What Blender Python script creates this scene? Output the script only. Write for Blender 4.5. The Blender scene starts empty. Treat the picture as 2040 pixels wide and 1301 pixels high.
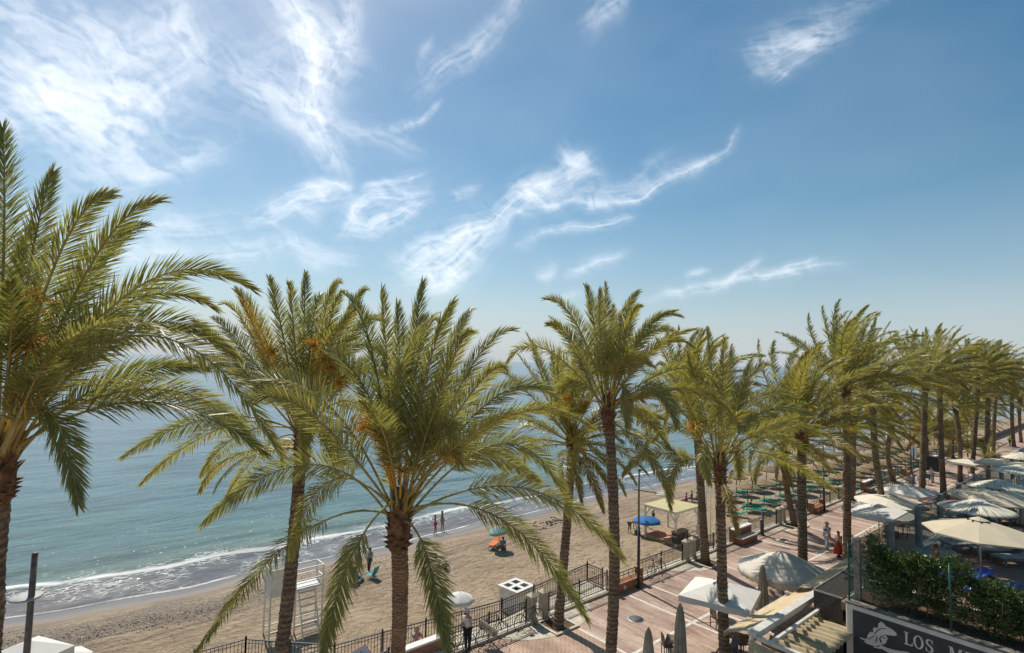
import bpy, bmesh, math, random
import numpy as np
from mathutils import Vector, Matrix, Quaternion
rad = math.radians
S = bpy.context.scene
COL = S.collection
# ------------------------------------------------------------------ camera
CAM_H = 12.0; FPX = 1078.0
_yaw = rad(50.1); _pit = math.atan(69.7/FPX); _roll = rad(1.13)
_R0 = Vector((math.cos(_yaw), math.sin(_yaw), 0))
CF = Vector((-math.sin(_yaw)*math.cos(_pit), math.cos(_yaw)*math.cos(_pit), math.sin(_pit)))
_U0 = Vector((math.sin(_yaw)*math.sin(_pit), -math.cos(_yaw)*math.sin(_pit), math.cos(_pit)))
CR = _R0*math.cos(_roll) + _U0*math.sin(_roll)
CU = -_R0*math.sin(_roll) + _U0*math.cos(_roll)
cd = bpy.data.cameras.new('camera'); cam = bpy.data.objects.new('camera', cd); COL.objects.link(cam)
cam.matrix_world = Matrix(((CR.x, CU.x, -CF.x, 0), (CR.y, CU.y, -CF.y, 0), (CR.z, CU.z, -CF.z, CAM_H), (0, 0, 0, 1)))
cd.sensor_width = 36; cd.lens = 36*FPX/2040; cd.clip_end = 400000; cd.clip_start = .1
S.camera = cam
CAMP = Vector((0, 0, CAM_H))
def ray(px, py): return CF + CR*((px-1020)/FPX) + CU*((650.5-py)/FPX)
def G(px, py, z=0.):                      # pixel of the photograph -> point on the level z
    d = ray(px, py); t = (z-CAM_H)/d.z; return CAMP + d*t
def D(px, py, dep): return CAMP + ray(px, py)*dep
def depth(p): return (Vector(p)-CAMP).dot(CF)
# ------------------------------------------------------------------ world, sun, exposure
SUN_EL = rad(50); SUN_AZ = Vector((-.985, .17, 0)).normalized()
W = bpy.data.worlds.new('World'); S.world = W; W.use_nodes = True
nt = W.node_tree; bg = nt.nodes['Background']
sky = nt.nodes.new('ShaderNodeTexSky'); sky.sky_type = 'NISHITA'; sky.sun_disc = False
sky.sun_elevation = SUN_EL; sky.sun_rotation = math.atan2(SUN_AZ.x, SUN_AZ.y)
sky.air_density = 1.0; sky.dust_density = 0.6; sky.ozone_density = 2.2; sky.altitude = 10
bg.inputs[1].default_value = .079
# pale sea haze low over the horizon, part of the sky itself
_tc = nt.nodes.new('ShaderNodeTexCoord'); _sx = nt.nodes.new('ShaderNodeSeparateXYZ'); nt.links.new(_tc.outputs['Generated'], _sx.inputs[0])
_rp = nt.nodes.new('ShaderNodeValToRGB'); nt.links.new(_sx.outputs[2], _rp.inputs[0])
for _i, (_p, _v) in enumerate(((0, .90), (.05, .68), (.14, .30), (.28, .07), (.5, 0))):
    _e = _rp.color_ramp.elements[_i] if _i < 2 else _rp.color_ramp.elements.new(_p)
    _e.position = _p; _e.color = (_v, _v, _v, 1)
_mx = nt.nodes.new('ShaderNodeMix'); _mx.data_type = 'RGBA'; nt.links.new(_rp.outputs[0], _mx.inputs[0]); nt.links.new(sky.outputs[0], _mx.inputs[6])
_hs = nt.nodes.new('ShaderNodeHueSaturation'); _hs.inputs['Saturation'].default_value = 1.24; nt.links.new(sky.outputs[0], _hs.inputs['Color']); _hs.inputs['Hue'].default_value = .482; nt.links.new(_hs.outputs[0], _mx.inputs[6])
_mx.inputs[7].default_value = (5.9, 6.7, 7.3, 1); nt.links.new(_mx.outputs[2], bg.inputs[0])
sl = bpy.data.lights.new('sun', 'SUN'); sl.energy = 4.0; sl.angle = rad(.5); sl.color = (1, .94, .85)
so = bpy.data.objects.new('sun', sl); COL.objects.link(so)
sdir = SUN_AZ*math.cos(SUN_EL) + Vector((0, 0, math.sin(SUN_EL)))
so.rotation_euler = sdir.to_track_quat('Z', 'Y').to_euler(); so.location = (-30, 0, 60)
S.view_settings.view_transform = 'Standard'; S.view_settings.look = 'None'; S.view_settings.exposure = 0.26
S.cycles.max_bounces = 6; S.cycles.transparent_max_bounces = 12; S.cycles.caustics_reflective = False; S.cycles.caustics_refractive = False
S.cycles.sample_clamp_indirect = 4
# ------------------------------------------------------------------ helpers
def new_mat(name):
    m = bpy.data.materials.new(name); m.use_nodes = True
    return m, m.node_tree, m.node_tree.nodes['Principled BSDF']
def nd(t, kind, **kw):
    n = t.nodes.new('ShaderNode'+kind)
    for k, v in kw.items(): setattr(n, k, v)
    return n
def lk(t, a, b): t.links.new(a, b)
def noise_mat(name, c1, c2, rough=.8, scale=6., detail=6, bump=.0, bscale=None, metal=0., coat=0, stretch=(1, 1, 1), spec=.5, lo=.35, hi=.65, trans=0.):
    m, t, b = new_mat(name)
    tc = nd(t, 'TexCoord'); mp = nd(t, 'Mapping'); mp.inputs['Scale'].default_value = stretch
    lk(t, tc.outputs['Object'], mp.inputs[0])
    n = nd(t, 'TexNoise'); n.inputs['Scale'].default_value = scale; n.inputs['Detail'].default_value = detail
    lk(t, mp.outputs[0], n.inputs['Vector'])
    r = nd(t, 'ValToRGB'); r.color_ramp.elements[0].position = lo; r.color_ramp.elements[1].position = hi
    r.color_ramp.elements[0].color = (*c1, 1); r.color_ramp.elements[1].color = (*c2, 1)
    lk(t, n.outputs[0], r.inputs[0]); lk(t, r.outputs[0], b.inputs['Base Color'])
    b.inputs['Roughness'].default_value = rough; b.inputs['Metallic'].default_value = metal
    b.inputs['Specular IOR Level'].default_value = spec
    if bump:
        n2 = nd(t, 'TexNoise'); n2.inputs['Scale'].default_value = bscale or scale*3; n2.inputs['Detail'].default_value = 5
        lk(t, mp.outputs[0], n2.inputs['Vector'])
        bp = nd(t, 'Bump'); bp.inputs['Strength'].default_value = bump; bp.inputs['Distance'].default_value = .03
        lk(t, n2.outputs[0], bp.inputs['Height']); lk(t, bp.outputs[0], b.inputs['Normal'])
    if trans:
        tl = nd(t, 'BsdfTranslucent'); lk(t, r.outputs[0], tl.inputs[0]); mx = nd(t, 'MixShader'); mx.inputs[0].default_value = trans
        lk(t, b.outputs[0], mx.inputs[1]); lk(t, tl.outputs[0], mx.inputs[2]); lk(t, mx.outputs[0], t.nodes['Material Output'].inputs[0])
    return m
def dk(c, k=.8): return tuple(v*k for v in c)
def simple(name, c, rough=.6, **kw): return noise_mat(name, dk(c, .82), c, rough, **kw)
class MB:
    """collects geometry for ONE mesh"""
    def __init__(s): s.v = []; s.f = []; s.m = []; s.mi = 0; s.sm = []
    def add(s, vs, fs, smooth=False):
        o = len(s.v); s.v += [tuple(v) for v in vs]; s.f += [tuple(i+o for i in f) for f in fs]
        s.m += [s.mi]*len(fs); s.sm += [smooth]*len(fs); return s
    def box(s, c, d, rz=0, mtx=None):
        cx, cy, cz = c; a, b, h = d[0]/2, d[1]/2, d[2]/2; cs, sn = math.cos(rz), math.sin(rz)
        vs = []
        for z in (-h, h):
            for x, y in ((-a, -b), (a, -b), (a, b), (-a, b)):
                vs.append(Vector((cx+x*cs-y*sn, cy+x*sn+y*cs, cz+z)))
        if mtx: vs = [mtx @ v for v in vs]
        return s.add(vs, [(3, 2, 1, 0), (4, 5, 6, 7), (0, 1, 5, 4), (1, 2, 6, 5), (2, 3, 7, 6), (3, 0, 4, 7)])
    def beam(s, p, q, w, h=None, up=Vector((0, 0, 1))):
        p, q = Vector(p), Vector(q); h = h or w; t = (q-p).normalized()
        if abs(t.dot(up)) > .99: up = Vector((1, 0, 0))
        a = t.cross(up).normalized()*w/2; b = a.cross(t).normalized()*h/2
        vs = [p-a-b, p+a-b, p+a+b, p-a+b, q-a-b, q+a-b, q+a+b, q-a+b]
        return s.add(vs, [(3, 2, 1, 0), (4, 5, 6, 7), (0, 1, 5, 4), (1, 2, 6, 5), (2, 3, 7, 6), (3, 0, 4, 7)])
    def tube(s, pts, rs, n=8, cap=True, smooth=True):
        pts = [Vector(p) for p in pts]
        if not hasattr(rs, '__len__'): rs = [rs]*len(pts)
        vs = []; prev = None
        for i, p in enumerate(pts):
            t = (pts[min(i+1, len(pts)-1)]-pts[max(i-1, 0)])
            t = t.normalized() if t.length > 1e-9 else Vector((0, 0, 1))
            a = (prev - t*prev.dot(t)) if prev is not None else t.cross(Vector((0, 0, 1)) if abs(t.z) < .95 else Vector((1, 0, 0)))
            a = a.normalized(); prev = a; b = t.cross(a)
            for k in range(n):
                th = 2*math.pi*k/n; vs.append(p + (a*math.cos(th)+b*math.sin(th))*rs[i])
        fs = [(i*n+k, i*n+(k+1) % n, (i+1)*n+(k+1) % n, (i+1)*n+k) for i in range(len(pts)-1) for k in range(n)]
        if cap: fs += [tuple(reversed(range(n))), tuple(range((len(pts)-1)*n, len(pts)*n))]
        return s.add(vs, fs, smooth)
    def lathe(s, c, prof, n=16, cap=True, smooth=True):
        c = Vector(c); vs = [c + Vector((r*math.cos(2*math.pi*k/n), r*math.sin(2*math.pi*k/n), z)) for r, z in prof for k in range(n)]
        fs = [(i*n+k, i*n+(k+1) % n, (i+1)*n+(k+1) % n, (i+1)*n+k) for i in range(len(prof)-1) for k in range(n)]
        if cap: fs += [tuple(reversed(range(n))), tuple(range((len(prof)-1)*n, len(prof)*n))]
        return s.add(vs, fs, smooth)
    def ball(s, c, r, n=8, sc=(1, 1, 1)):
        c = Vector(c); pr = []
        for i in range(n//2+1):
            th = math.pi*i/(n//2) - math.pi/2; pr.append((max(r*math.cos(th), 1e-4), r*math.sin(th)))
        vs = [c + Vector((a*math.cos(2*math.pi*k/n)*sc[0], a*math.sin(2*math.pi*k/n)*sc[1], z*sc[2])) for a, z in pr for k in range(n)]
        fs = [(i*n+k, i*n+(k+1) % n, (i+1)*n+(k+1) % n, (i+1)*n+k) for i in range(len(pr)-1) for k in range(n)]
        return s.add(vs, fs, True)
    def poly(s, pts, z0, z1):
        n = len(pts); vs = [(x, y, z0) for x, y in pts]+[(x, y, z1) for x, y in pts]
        return s.add(vs, [tuple(reversed(range(n))), tuple(range(n, 2*n))]+[(i, (i+1) % n, n+(i+1) % n, n+i) for i in range(n)])
    def build(s, name, mats, parent=None, bevel=0, loc=None, rz=0, sub=0):
        me = bpy.data.meshes.new(name); me.from_pydata(s.v, [], s.f)
        if not isinstance(mats, (list, tuple)): mats = [mats]
        for m in mats: me.materials.append(m)
        me.polygons.foreach_set('material_index', s.m); me.polygons.foreach_set('use_smooth', s.sm); me.update()
        o = bpy.data.objects.new(name, me); COL.objects.link(o)
        if parent: o.parent = parent
        if loc is not None: o.location = loc
        if rz: o.rotation_euler.z = rz
        if bevel:
            b = o.modifiers.new('bevel', 'BEVEL'); b.width = bevel; b.segments = 2; b.limit_method = 'ANGLE'
        if sub:
            b = o.modifiers.new('subsurf', 'SUBSURF'); b.levels = sub; b.render_levels = sub
        return o
def tag(o, label=None, cat=None, group=None, kind=None):
    for k, v in (('label', label), ('category', cat), ('group', group), ('kind', kind)):
        if v: o[k] = v
    return o
def thing(name, loc, label, cat, group=None, rz=0):
    o = bpy.data.objects.new(name, None); COL.objects.link(o); o.location = loc; o.rotation_euler.z = rz
    o.empty_display_size = .2
    return tag(o, label, cat, group)
_kids = {}
def copy_tree(o, parent=None, loc=None, rz=None, label=None):
    c = o.copy(); COL.objects.link(c); c.parent = parent
    if loc is not None: c.location = loc
    if rz is not None: c.rotation_euler.z = rz
    if label: c['label'] = label
    for ch in list(o.children): copy_tree(ch, c)
    return c
rnd = random.Random(7)
# ================================================================== SETTING
SEA_Z = -3.2; SAND_Z = -2.35
_sh = [(-400, -52), (-60, -46), (-12, -43.3), (-1.5, -42.6), (6.9, -41.6), (17, -41.0), (26, -41.2), (31.5, -41.3), (39, -41.3), (49, -41.8), (61, -41.5), (68, -40.6), (82, -39.6), (100, -37.6),
       (118, -37.5), (135, -37.4), (155, -37.1), (170, -36.6), (216, -34.5), (300, -28), (420, -15), (700, 30), (1400, 200), (4000, 1200), (20000, 9000)]
def shore(y): return np.interp(y, [a for a, b in _sh], [b for a, b in _sh]) + .25*np.sin(np.asarray(y)*.35) + .15*np.sin(np.asarray(y)*.9+1)
def grid_mesh(name, X, Y, Z, mats, attrs=None, flip=False):
    ny, nx = X.shape; v = np.stack([X, Y, Z], -1).reshape(-1, 3)
    i = np.arange(ny*nx).reshape(ny, nx); a, b, c, d = i[:-1, :-1], i[:-1, 1:], i[1:, 1:], i[1:, :-1]
    f = np.stack([a, b, c, d] if not flip else [d, c, b, a], -1).reshape(-1, 4)
    me = bpy.data.meshes.new(name); me.vertices.add(len(v)); me.vertices.foreach_set('co', v.astype('f').ravel())
    me.loops.add(f.size); me.loops.foreach_set('vertex_index', f.astype('i').ravel())
    me.polygons.add(len(f)); me.polygons.foreach_set('loop_start', np.arange(len(f), dtype='i')*4)
    me.polygons.foreach_set('use_smooth', np.ones(len(f), dtype=bool)); me.update(calc_edges=True); me.validate()
    for k, val in (attrs or {}).items():
        at = me.attributes.new(k, 'FLOAT', 'POINT'); at.data.foreach_set('value', val.astype('f').ravel())
    for m in mats: me.materials.append(m)
    o = bpy.data.objects.new(name, me); COL.objects.link(o); return o
def vnoise(x, y, seed=0):
    xi = np.floor(x).astype(np.int64); yi = np.floor(y).astype(np.int64); fx = x-xi; fy = y-yi
    fx = fx*fx*fx*(fx*(fx*6-15)+10); fy = fy*fy*fy*(fy*(fy*6-15)+10)
    def h(a, b):
        n = (a*374761393 + b*668265263 + seed*974634777) & 0x7fffffff; n = ((n ^ (n >> 13))*1274126177) & 0x7fffffff
        return ((n ^ (n >> 16)) & 0xffff)/65535.
    return (h(xi, yi)*(1-fx)+h(xi+1, yi)*fx)*(1-fy)+(h(xi, yi+1)*(1-fx)+h(xi+1, yi+1)*fx)*fy
def fbm(x, y, o=5, seed=0):
    s = 0; a = .5; n = 0
    for k in range(o): s = s+a*vnoise(x*2**k, y*2**k, seed+k*17); n += a; a *= .5
    return s/n
# ---- sand material: dry sand, wet strip, pebble band
def sand_material():
    m, t, b = new_mat('beach_sand')
    tc = nd(t, 'TexCoord'); at = nd(t, 'Attribute', attribute_name='shore')
    def noise(sc, det=5, stretch=None, rough=.55):
        n = nd(t, 'TexNoise'); n.inputs['Scale'].default_value = sc; n.inputs['Detail'].default_value = det; n.inputs['Roughness'].default_value = rough
        if stretch:
            mp = nd(t, 'Mapping'); mp.inputs['Scale'].default_value = stretch; lk(t, tc.outputs['Object'], mp.inputs[0]); lk(t, mp.outputs[0], n.inputs['Vector'])
        else: lk(t, tc.outputs['Object'], n.inputs['Vector'])
        return n.outputs[0]
    def ramp(src, stops):
        r = nd(t, 'ValToRGB'); e = r.color_ramp.elements
        while len(e) < len(stops): e.new(.5)
        for k, (p, c) in enumerate(stops): e[k].position = p; e[k].color = (*c, 1) if len(c) == 3 else c
        lk(t, src, r.inputs[0]); return r.outputs[0]
    def mix(f, a, c2):
        x = nd(t, 'Mix', data_type='RGBA'); 
        if isinstance(f, float): x.inputs[0].default_value = f
        else: lk(t, f, x.inputs[0])
        for s_, v in ((x.inputs[6], a), (x.inputs[7], c2)):
            if isinstance(v, tuple): s_.default_value = (*v, 1)
            else: lk(t, v, s_)
        return x.outputs[2]
    def math_(op, a, b_=None):
        x = nd(t, 'Math', operation=op)
        for s_, v in ((x.inputs[0], a), (x.inputs[1], b_)):
            if v is None: continue
            if isinstance(v, (int, float)): s_.default_value = v
            else: lk(t, v, s_)
        return x.outputs[0]
    g = lambda v: (v, v, v)
    base = ramp(noise(.35, 6), [(.3, (.35, .25, .15)), (.5, (.43, .315, .195)), (.72, (.51, .385, .25))])
    foot = ramp(noise(3.2, 7, (1, .55, 1), .62), [(.36, g(1)), (.47, g(0))])
    base = mix(math_('MULTIPLY', foot, .8), base, (.20, .14, .085))
    drag = ramp(noise(1.6, 6, (2.2, .18, 1)), [(.38, g(1)), (.54, g(0))])
    far = math_('MULTIPLY', drag, ramp(math_('MULTIPLY', at.outputs['Fac'], .05), [(.35, g(1)), (.62, g(0))]))
    base = mix(far, base, (.21, .145, .085))
    tracks = ramp(noise(1.1, 5, (3.4, .10, 1), .6), [(.40, g(1)), (.47, g(0))])
    base = mix(math_('MULTIPLY', tracks, .35), base, (.25, .175, .10))
    # pebble band
    sh2 = math_('ADD', at.outputs['Fac'], math_('MULTIPLY', math_('SUBTRACT', noise(.25, 3), .5), 5.0))
    peb = ramp(math_('MULTIPLY', sh2, .05), [(.10, g(0)), (.16, g(1)), (.28, g(1)), (.42, g(0))])
    vo = nd(t, 'TexVoronoi'); vo.inputs['Scale'].default_value = 13; lk(t, tc.outputs['Object'], vo.inputs['Vector'])
    pebc = ramp(vo.outputs['Color'], [(.2, (.12, .09, .065)), (.65, (.23, .18, .13)), (.95, (.38, .32, .25))])
    pmask = math_('MULTIPLY', peb, ramp(noise(1.1, 5), [(.30, g(0)), (.42, g(1))]))
    yfade = nd(t, 'SeparateXYZ'); lk(t, tc.outputs['Object'], yfade.inputs[0])
    pmask = math_('MULTIPLY', pmask, ramp(math_('MULTIPLY', yfade.outputs[1], .05), [(.3, g(.9)), (.9, g(.25))]))
    base = mix(pmask, base, pebc)
    shn = math_('ADD', at.outputs['Fac'], math_('MULTIPLY', math_('SUBTRACT', noise(.5, 3), .5), 1.2))
    wet = ramp(math_('MULTIPLY', shn, .2), [(.30, g(1)), (.62, g(0))])
    base = mix(wet, base, (.17, .13, .10))
    lk(t, base, b.inputs['Base Color'])
    rr = ramp(math_('MULTIPLY', shn, .2), [(.10, g(.12)), (.42, g(.85))]); lk(t, rr, b.inputs['Roughness'])
    hs = math_('ADD', math_('MULTIPLY', noise(2.6, 7, None, .62), 1.0), math_('MULTIPLY', noise(9, 4), .3))
    dry = ramp(math_('MULTIPLY', shn, .1), [(.12, g(0)), (.5, g(1))])
    bp = nd(t, 'Bump'); bp.inputs['Distance'].default_value = .42; bp.inputs['Strength'].default_value = 1.
    lk(t, math_('MULTIPLY', hs, dry), bp.inputs['Height']); lk(t, bp.outputs[0], b.inputs['Normal'])
    return m
ts = np.concatenate([np.linspace(-60, -8, 8), np.linspace(-7, 3, 26), np.linspace(3.6, 24, 34), np.linspace(25, 60, 8), np.array([120, 400, 2000, 9000.])])
ys = np.concatenate([np.array([-300, -100, -40]), np.linspace(-20, 130, 200), np.linspace(132, 420, 60), np.array([500, 700, 1000, 1400, 2500, 4000, 20000.])])
T, Y = np.meshgrid(ts, ys)
X = shore(Y)+T
sz = np.where(T < 0, SEA_Z+T*.045, SEA_Z+np.interp(T, [0, 2.5, 7, 14, 60], [0, .22, .55, SAND_Z-SEA_Z, SAND_Z-SEA_Z]))
sz = sz + np.where(T > 3, (fbm(X*.5, Y*.5, 4)-.5)*.22*np.clip((T-3)/4, 0, 1), 0)
hill = np.clip((T-120)/900, 0, 1)*0
ground = grid_mesh('sand', X, Y, sz, [sand_material()], {'shore': T})
tag(ground, kind='structure')
# ---- sea
def sea_material():
    m, t, b = new_mat('sea_water')
    tc = nd(t, 'TexCoord'); at = nd(t, 'Attribute', attribute_name='shore')
    def math_(op, a, b_=None, c_=None):
        x = nd(t, 'Math', operation=op)
        for s_, v in zip(x.inputs, (a, b_, c_)):
            if v is None: continue
            if isinstance(v, (int, float)): s_.default_value = v
            else: lk(t, v, s_)
        return x.outputs[0]
    def ramp(src, stops, interp='LINEAR'):
        r = nd(t, 'ValToRGB'); r.color_ramp.interpolation = interp; e = r.color_ramp.elements
        while len(e) < len(stops): e.new(.5)
        for k, (p, c) in enumerate(stops): e[k].position = p; e[k].color = (*c, 1)
        lk(t, src, r.inputs[0]); return r.outputs[0]
    g = lambda v: (v, v, v)
    def noise(sc, det=4, stretch=(1, 1, 1), dist=0, rough=.5, rot=0):
        n = nd(t, 'TexNoise'); n.inputs['Scale'].default_value = sc; n.inputs['Detail'].default_value = det; n.inputs['Distortion'].default_value = dist; n.inputs['Roughness'].default_value = rough
        mp = nd(t, 'Mapping'); mp.inputs['Scale'].default_value = stretch; mp.inputs['Rotation'].default_value = (0, 0, rot)
        lk(t, tc.outputs['Object'], mp.inputs[0]); lk(t, mp.outputs[0], n.inputs['Vector']); return n.outputs[0]
    d = math_('MULTIPLY', at.outputs['Fac'], -1)          # metres off the waterline
    dn = math_('ADD', d, math_('MULTIPLY', math_('SUBTRACT', noise(.12, 3), .5), 3.0))
    col = ramp(math_('MULTIPLY', d, .01), [(.0, (.15, .125, .105)), (.035, (.14, .125, .11)), (.06, (.10, .15, .12)), (.14, (.075, .155, .14)), (.35, (.075, .155, .165)), (1, (.085, .16, .205))])
    patch = nd(t, 'Mix', data_type='RGBA'); lk(t, math_('MULTIPLY', ramp(noise(.035, 4, (2, .6, 1)), [(.45, g(0)), (.65, g(1))]), .45), patch.inputs[0])
    lk(t, col, patch.inputs[6]); patch.inputs[7].default_value = (.04, .085, .12, 1)
    # foam: breaker line + lace of the wash + thin edge
    brk = ramp(math_('MULTIPLY', dn, .1), [(.455, g(0)), (.485, g(1)), (.505, g(1)), (.545, g(0))])
    brk = math_('MULTIPLY', brk, ramp(noise(.9, 7, (1, .45, 1), 0, .7), [(.30, g(0)), (.46, g(1))]))
    ypat = ramp(noise(.06, 2, (.2, 1, 1)), [(.35, g(.35)), (.55, g(1))])
    brk = math_('MULTIPLY', brk, ypat)
    def lace(sc, lo, hi):
        vo = nd(t, 'TexVoronoi', feature='DISTANCE_TO_EDGE'); vo.inputs['Scale'].default_value = sc
        mp = nd(t, 'Mapping'); mp.inputs['Scale'].default_value = (1, .55, 1); lk(t, tc.outputs['Object'], mp.inputs[0])
        ad = nd(t, 'MixRGB'); ad.inputs[0].default_value = .35
        nn = nd(t, 'TexNoise'); nn.inputs['Scale'].default_value = 1.3; nn.inputs['Detail'].default_value = 4; lk(t, tc.outputs['Object'], nn.inputs['Vector'])
        lk(t, mp.outputs[0], ad.inputs[1]); lk(t, nn.outputs['Color'], ad.inputs[2])
        lk(t, ad.outputs[0], vo.inputs['Vector']); return ramp(vo.outputs[0], [(lo, g(1)), (hi, g(0))])
    wash = math_('MULTIPLY', lace(3.4, .02, .11), ramp(math_('MULTIPLY', dn, .1), [(.0, g(.15)), (.2, g(.6)), (.42, g(1)), (.56, g(.5)), (.85, g(0))]))
    wash = math_('MULTIPLY', wash, ramp(noise(.5, 4), [(.42, g(0)), (.66, g(.75))]))
    edge = math_('MULTIPLY', ramp(math_('MULTIPLY', d, .5), [(.0, g(0)), (.06, g(.9)), (.16, g(0))]), ramp(noise(.7, 3), [(.35, g(.2)), (.6, g(1))]))
    foam = math_('MAXIMUM', math_('MAXIMUM', brk, wash), edge)
    spk = math_('MULTIPLY', ramp(noise(2.5, 2), [(.70, g(0)), (.74, g(1))]), ramp(math_('MULTIPLY', d, .01), [(.05, g(.7)), (.25, g(0))]))
    foam = math_('MAXIMUM', foam, spk)
    mx = nd(t, 'Mix', data_type='RGBA'); lk(t, foam, mx.inputs[0]); lk(t, patch.outputs[2], mx.inputs[6]); mx.inputs[7].default_value = (.78, .78, .76, 1)
    wv = nd(t, 'Mix', data_type='RGBA', blend_type='MULTIPLY'); wv.inputs[0].default_value = 1; lk(t, mx.outputs[2], wv.inputs[6]); lk(t, ramp(noise(.42, 5, (1.0, .22, 1), .5, .6), [(.35, g(.62)), (.6, g(1.25))]), wv.inputs[7])
    lk(t, wv.outputs[2], b.inputs['Base Color'])
    lk(t, ramp(foam, [(0, g(.16)), (.5, g(.7))]), b.inputs['Roughness'])
    b.inputs['IOR'].default_value = 1.33; b.inputs['Specular IOR Level'].default_value = .5
    h = math_('ADD', math_('MULTIPLY', noise(.30, 5, (1.0, .30, 1), .4, .55), 1.0), math_('MULTIPLY', noise(1.3, 4, (1, .5, 1), .3, .55, .25), .28))
    h = math_('ADD', h, math_('MULTIPLY', foam, .08))
    bp = nd(t, 'Bump'); bp.inputs['Distance'].default_value = 1.2; bp.inputs['Strength'].default_value = .29
    lk(t, h, bp.inputs['Height']); lk(t, bp.outputs[0], b.inputs['Normal'])
    return m
tw = -np.concatenate([np.linspace(-1.5, 12, 28), np.linspace(13, 60, 40), np.array([70, 90, 120, 170, 250, 400, 700, 1200, 2500, 5000, 12000, 28000.])])[::-1]
yw = np.concatenate([np.array([-28000, -8000, -2000, -600, -200, -80, -45]), np.linspace(-30, 200, 240), np.array([220, 260, 320, 420, 700, 1400, 4000, 20000.])])
T, Y = np.meshgrid(tw, yw); far = np.clip((-T-60)/4000, 0, 1)
X = shore(np.clip(Y, -400, 20000))*(1) + T
wz = SEA_Z + .012 + .02*np.sin(T*1.2+np.sin(Y*.13)*1.5)*np.clip(-T/6, 0, 1)*np.exp(T/30) + .10*np.exp(-((-T-5.4-.8*np.sin(Y*.21))/.7)**2)
sea = grid_mesh('sea', X, Y, wz, [sea_material()], {'shore': T}); tag(sea, kind='structure')
# ---- cirrus clouds: a flat sheet of thin ice cloud 8 km up
CL = [  # polyline, half width px, strength
 ([(0, 60), (120, 130), (230, 170), (330, 120), (400, 90)], 60, .42), ([(-60, 230), (60, 215), (150, 195), (240, 180), (300, 190)], 46, .65),
 ([(10, 150), (80, 200), (150, 260), (230, 300)], 38, .5), ([(-40, 10), (60, 20), (150, 60), (260, 90), (340, 60)], 26, .45), ([(350, -20), (350, 50), (390, 100), (300, 190)], 18, .5),
 ([(0, 110), (70, 150), (110, 220), (200, 240)], 30, .45), ([(200, 60), (230, 130), (260, 220), (210, 300)], 22, .4),
 ([(550, -10), (600, 60), (615, 130), (600, 200), (640, 290), (665, 345)], 24, .8), ([(590, 40), (640, 90), (720, 105)], 14, .6), ([(630, 100), (620, 180), (640, 260)], 14, .9),
 ([(470, 140), (540, 180), (600, 230)], 26, .6), ([(708, -10), (712, 60), (690, 120), (640, 170)], 16, .65), ([(640, 20), (660, 80), (640, 150), (600, 210)], 40, .25), ([(480, 110), (560, 100), (640, 60)], 22, .35),
 ([(600, 200), (700, 250), (760, 270), (820, 300)], 18, .28), ([(1030, -10), (990, 40), (940, 85), (890, 115), (820, 170)], 16, .42), ([(858, 60), (840, 90), (825, 130)], 7, .3), ([(865, 200), (820, 235), (770, 255)], 6, .5),
 ([(470, 432), (530, 425), (580, 410), (630, 400), (690, 390)], 15, .8), ([(590, 385), (640, 378), (690, 384)], 8, .6), ([(590, 420), (630, 440)], 12, .4),
 ([(700, 455), (715, 425), (760, 400), (850, 385)], 14, .95), ([(700, 450), (750, 465), (800, 440), (850, 400)], 13, .8), ([(740, 380), (790, 370), (840, 350)], 9, .6), ([(900, 390), (940, 375), (960, 370)], 8, .4),
 ([(540, 478), (600, 490), (660, 505), (710, 515)], 13, .5), ([(600, 520), (660, 530)], 10, .3),
 ([(805, 530), (870, 490), (930, 460), (1000, 435), (1060, 385), (1120, 350), (1165, 310)], 20, .95), ([(830, 545), (880, 545), (930, 510), (965, 470)], 24, .9), ([(870, 575), (900, 560), (930, 540)], 12, .7), ([(1120, 290), (1145, 320), (1175, 300)], 12, .5), ([(1040, 390), (1100, 385), (1150, 350), (1190, 330)], 16, .6),
 ([(1040, 485), (1120, 462), (1180, 440), (1245, 422)], 7, .6), ([(1010, 440), (1150, 402), (1260, 385), (1340, 352), (1420, 318), (1455, 295), (1471, 262)], 7, .62), ([(1080, 420), (1180, 385), (1330, 345), (1400, 330)], 16, .3), ([(1180, 370), (1260, 340), (1330, 300)], 14, .15),
 ([(1290, 582), (1400, 568), (1520, 550), (1600, 532), (1668, 515)], 8, .62), ([(1440, 562), (1490, 535), (1522, 505)], 6, .55), ([(1360, 545), (1395, 535)], 5, .5), ([(1560, 535), (1600, 520), (1620, 510)], 4, .4),
 ([(1095, 582), (1165, 573)], 6, .5), ([(1140, 535), (1200, 508), (1240, 494)], 9, .42), ([(1080, 535), (1108, 530)], 8, .38),
 ([(1500, 95), (1560, 80), (1630, 50), (1670, 40)], 18, .55), ([(1510, 140), (1590, 100), (1640, 60)], 14, .5), ([(1560, 160), (1610, 95)], 9, .35), ([(1590, 20), (1640, 10), (1750, -5)], 8, .2), ([(1165, 60), (1195, 25), (1235, -10)], 14, .42),
 ([(0, 480), (100, 430), (230, 495), (320, 470)], 40, .3), ([(300, 440), (360, 445), (410, 440)], 24, .5), ([(230, 510), (400, 500), (560, 492)], 16, .36), ([(100, 350), (200, 345), (320, 310), (450, 270)], 18, .3), ([(250, 330), (330, 320), (390, 290)], 12, .3)]
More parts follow.
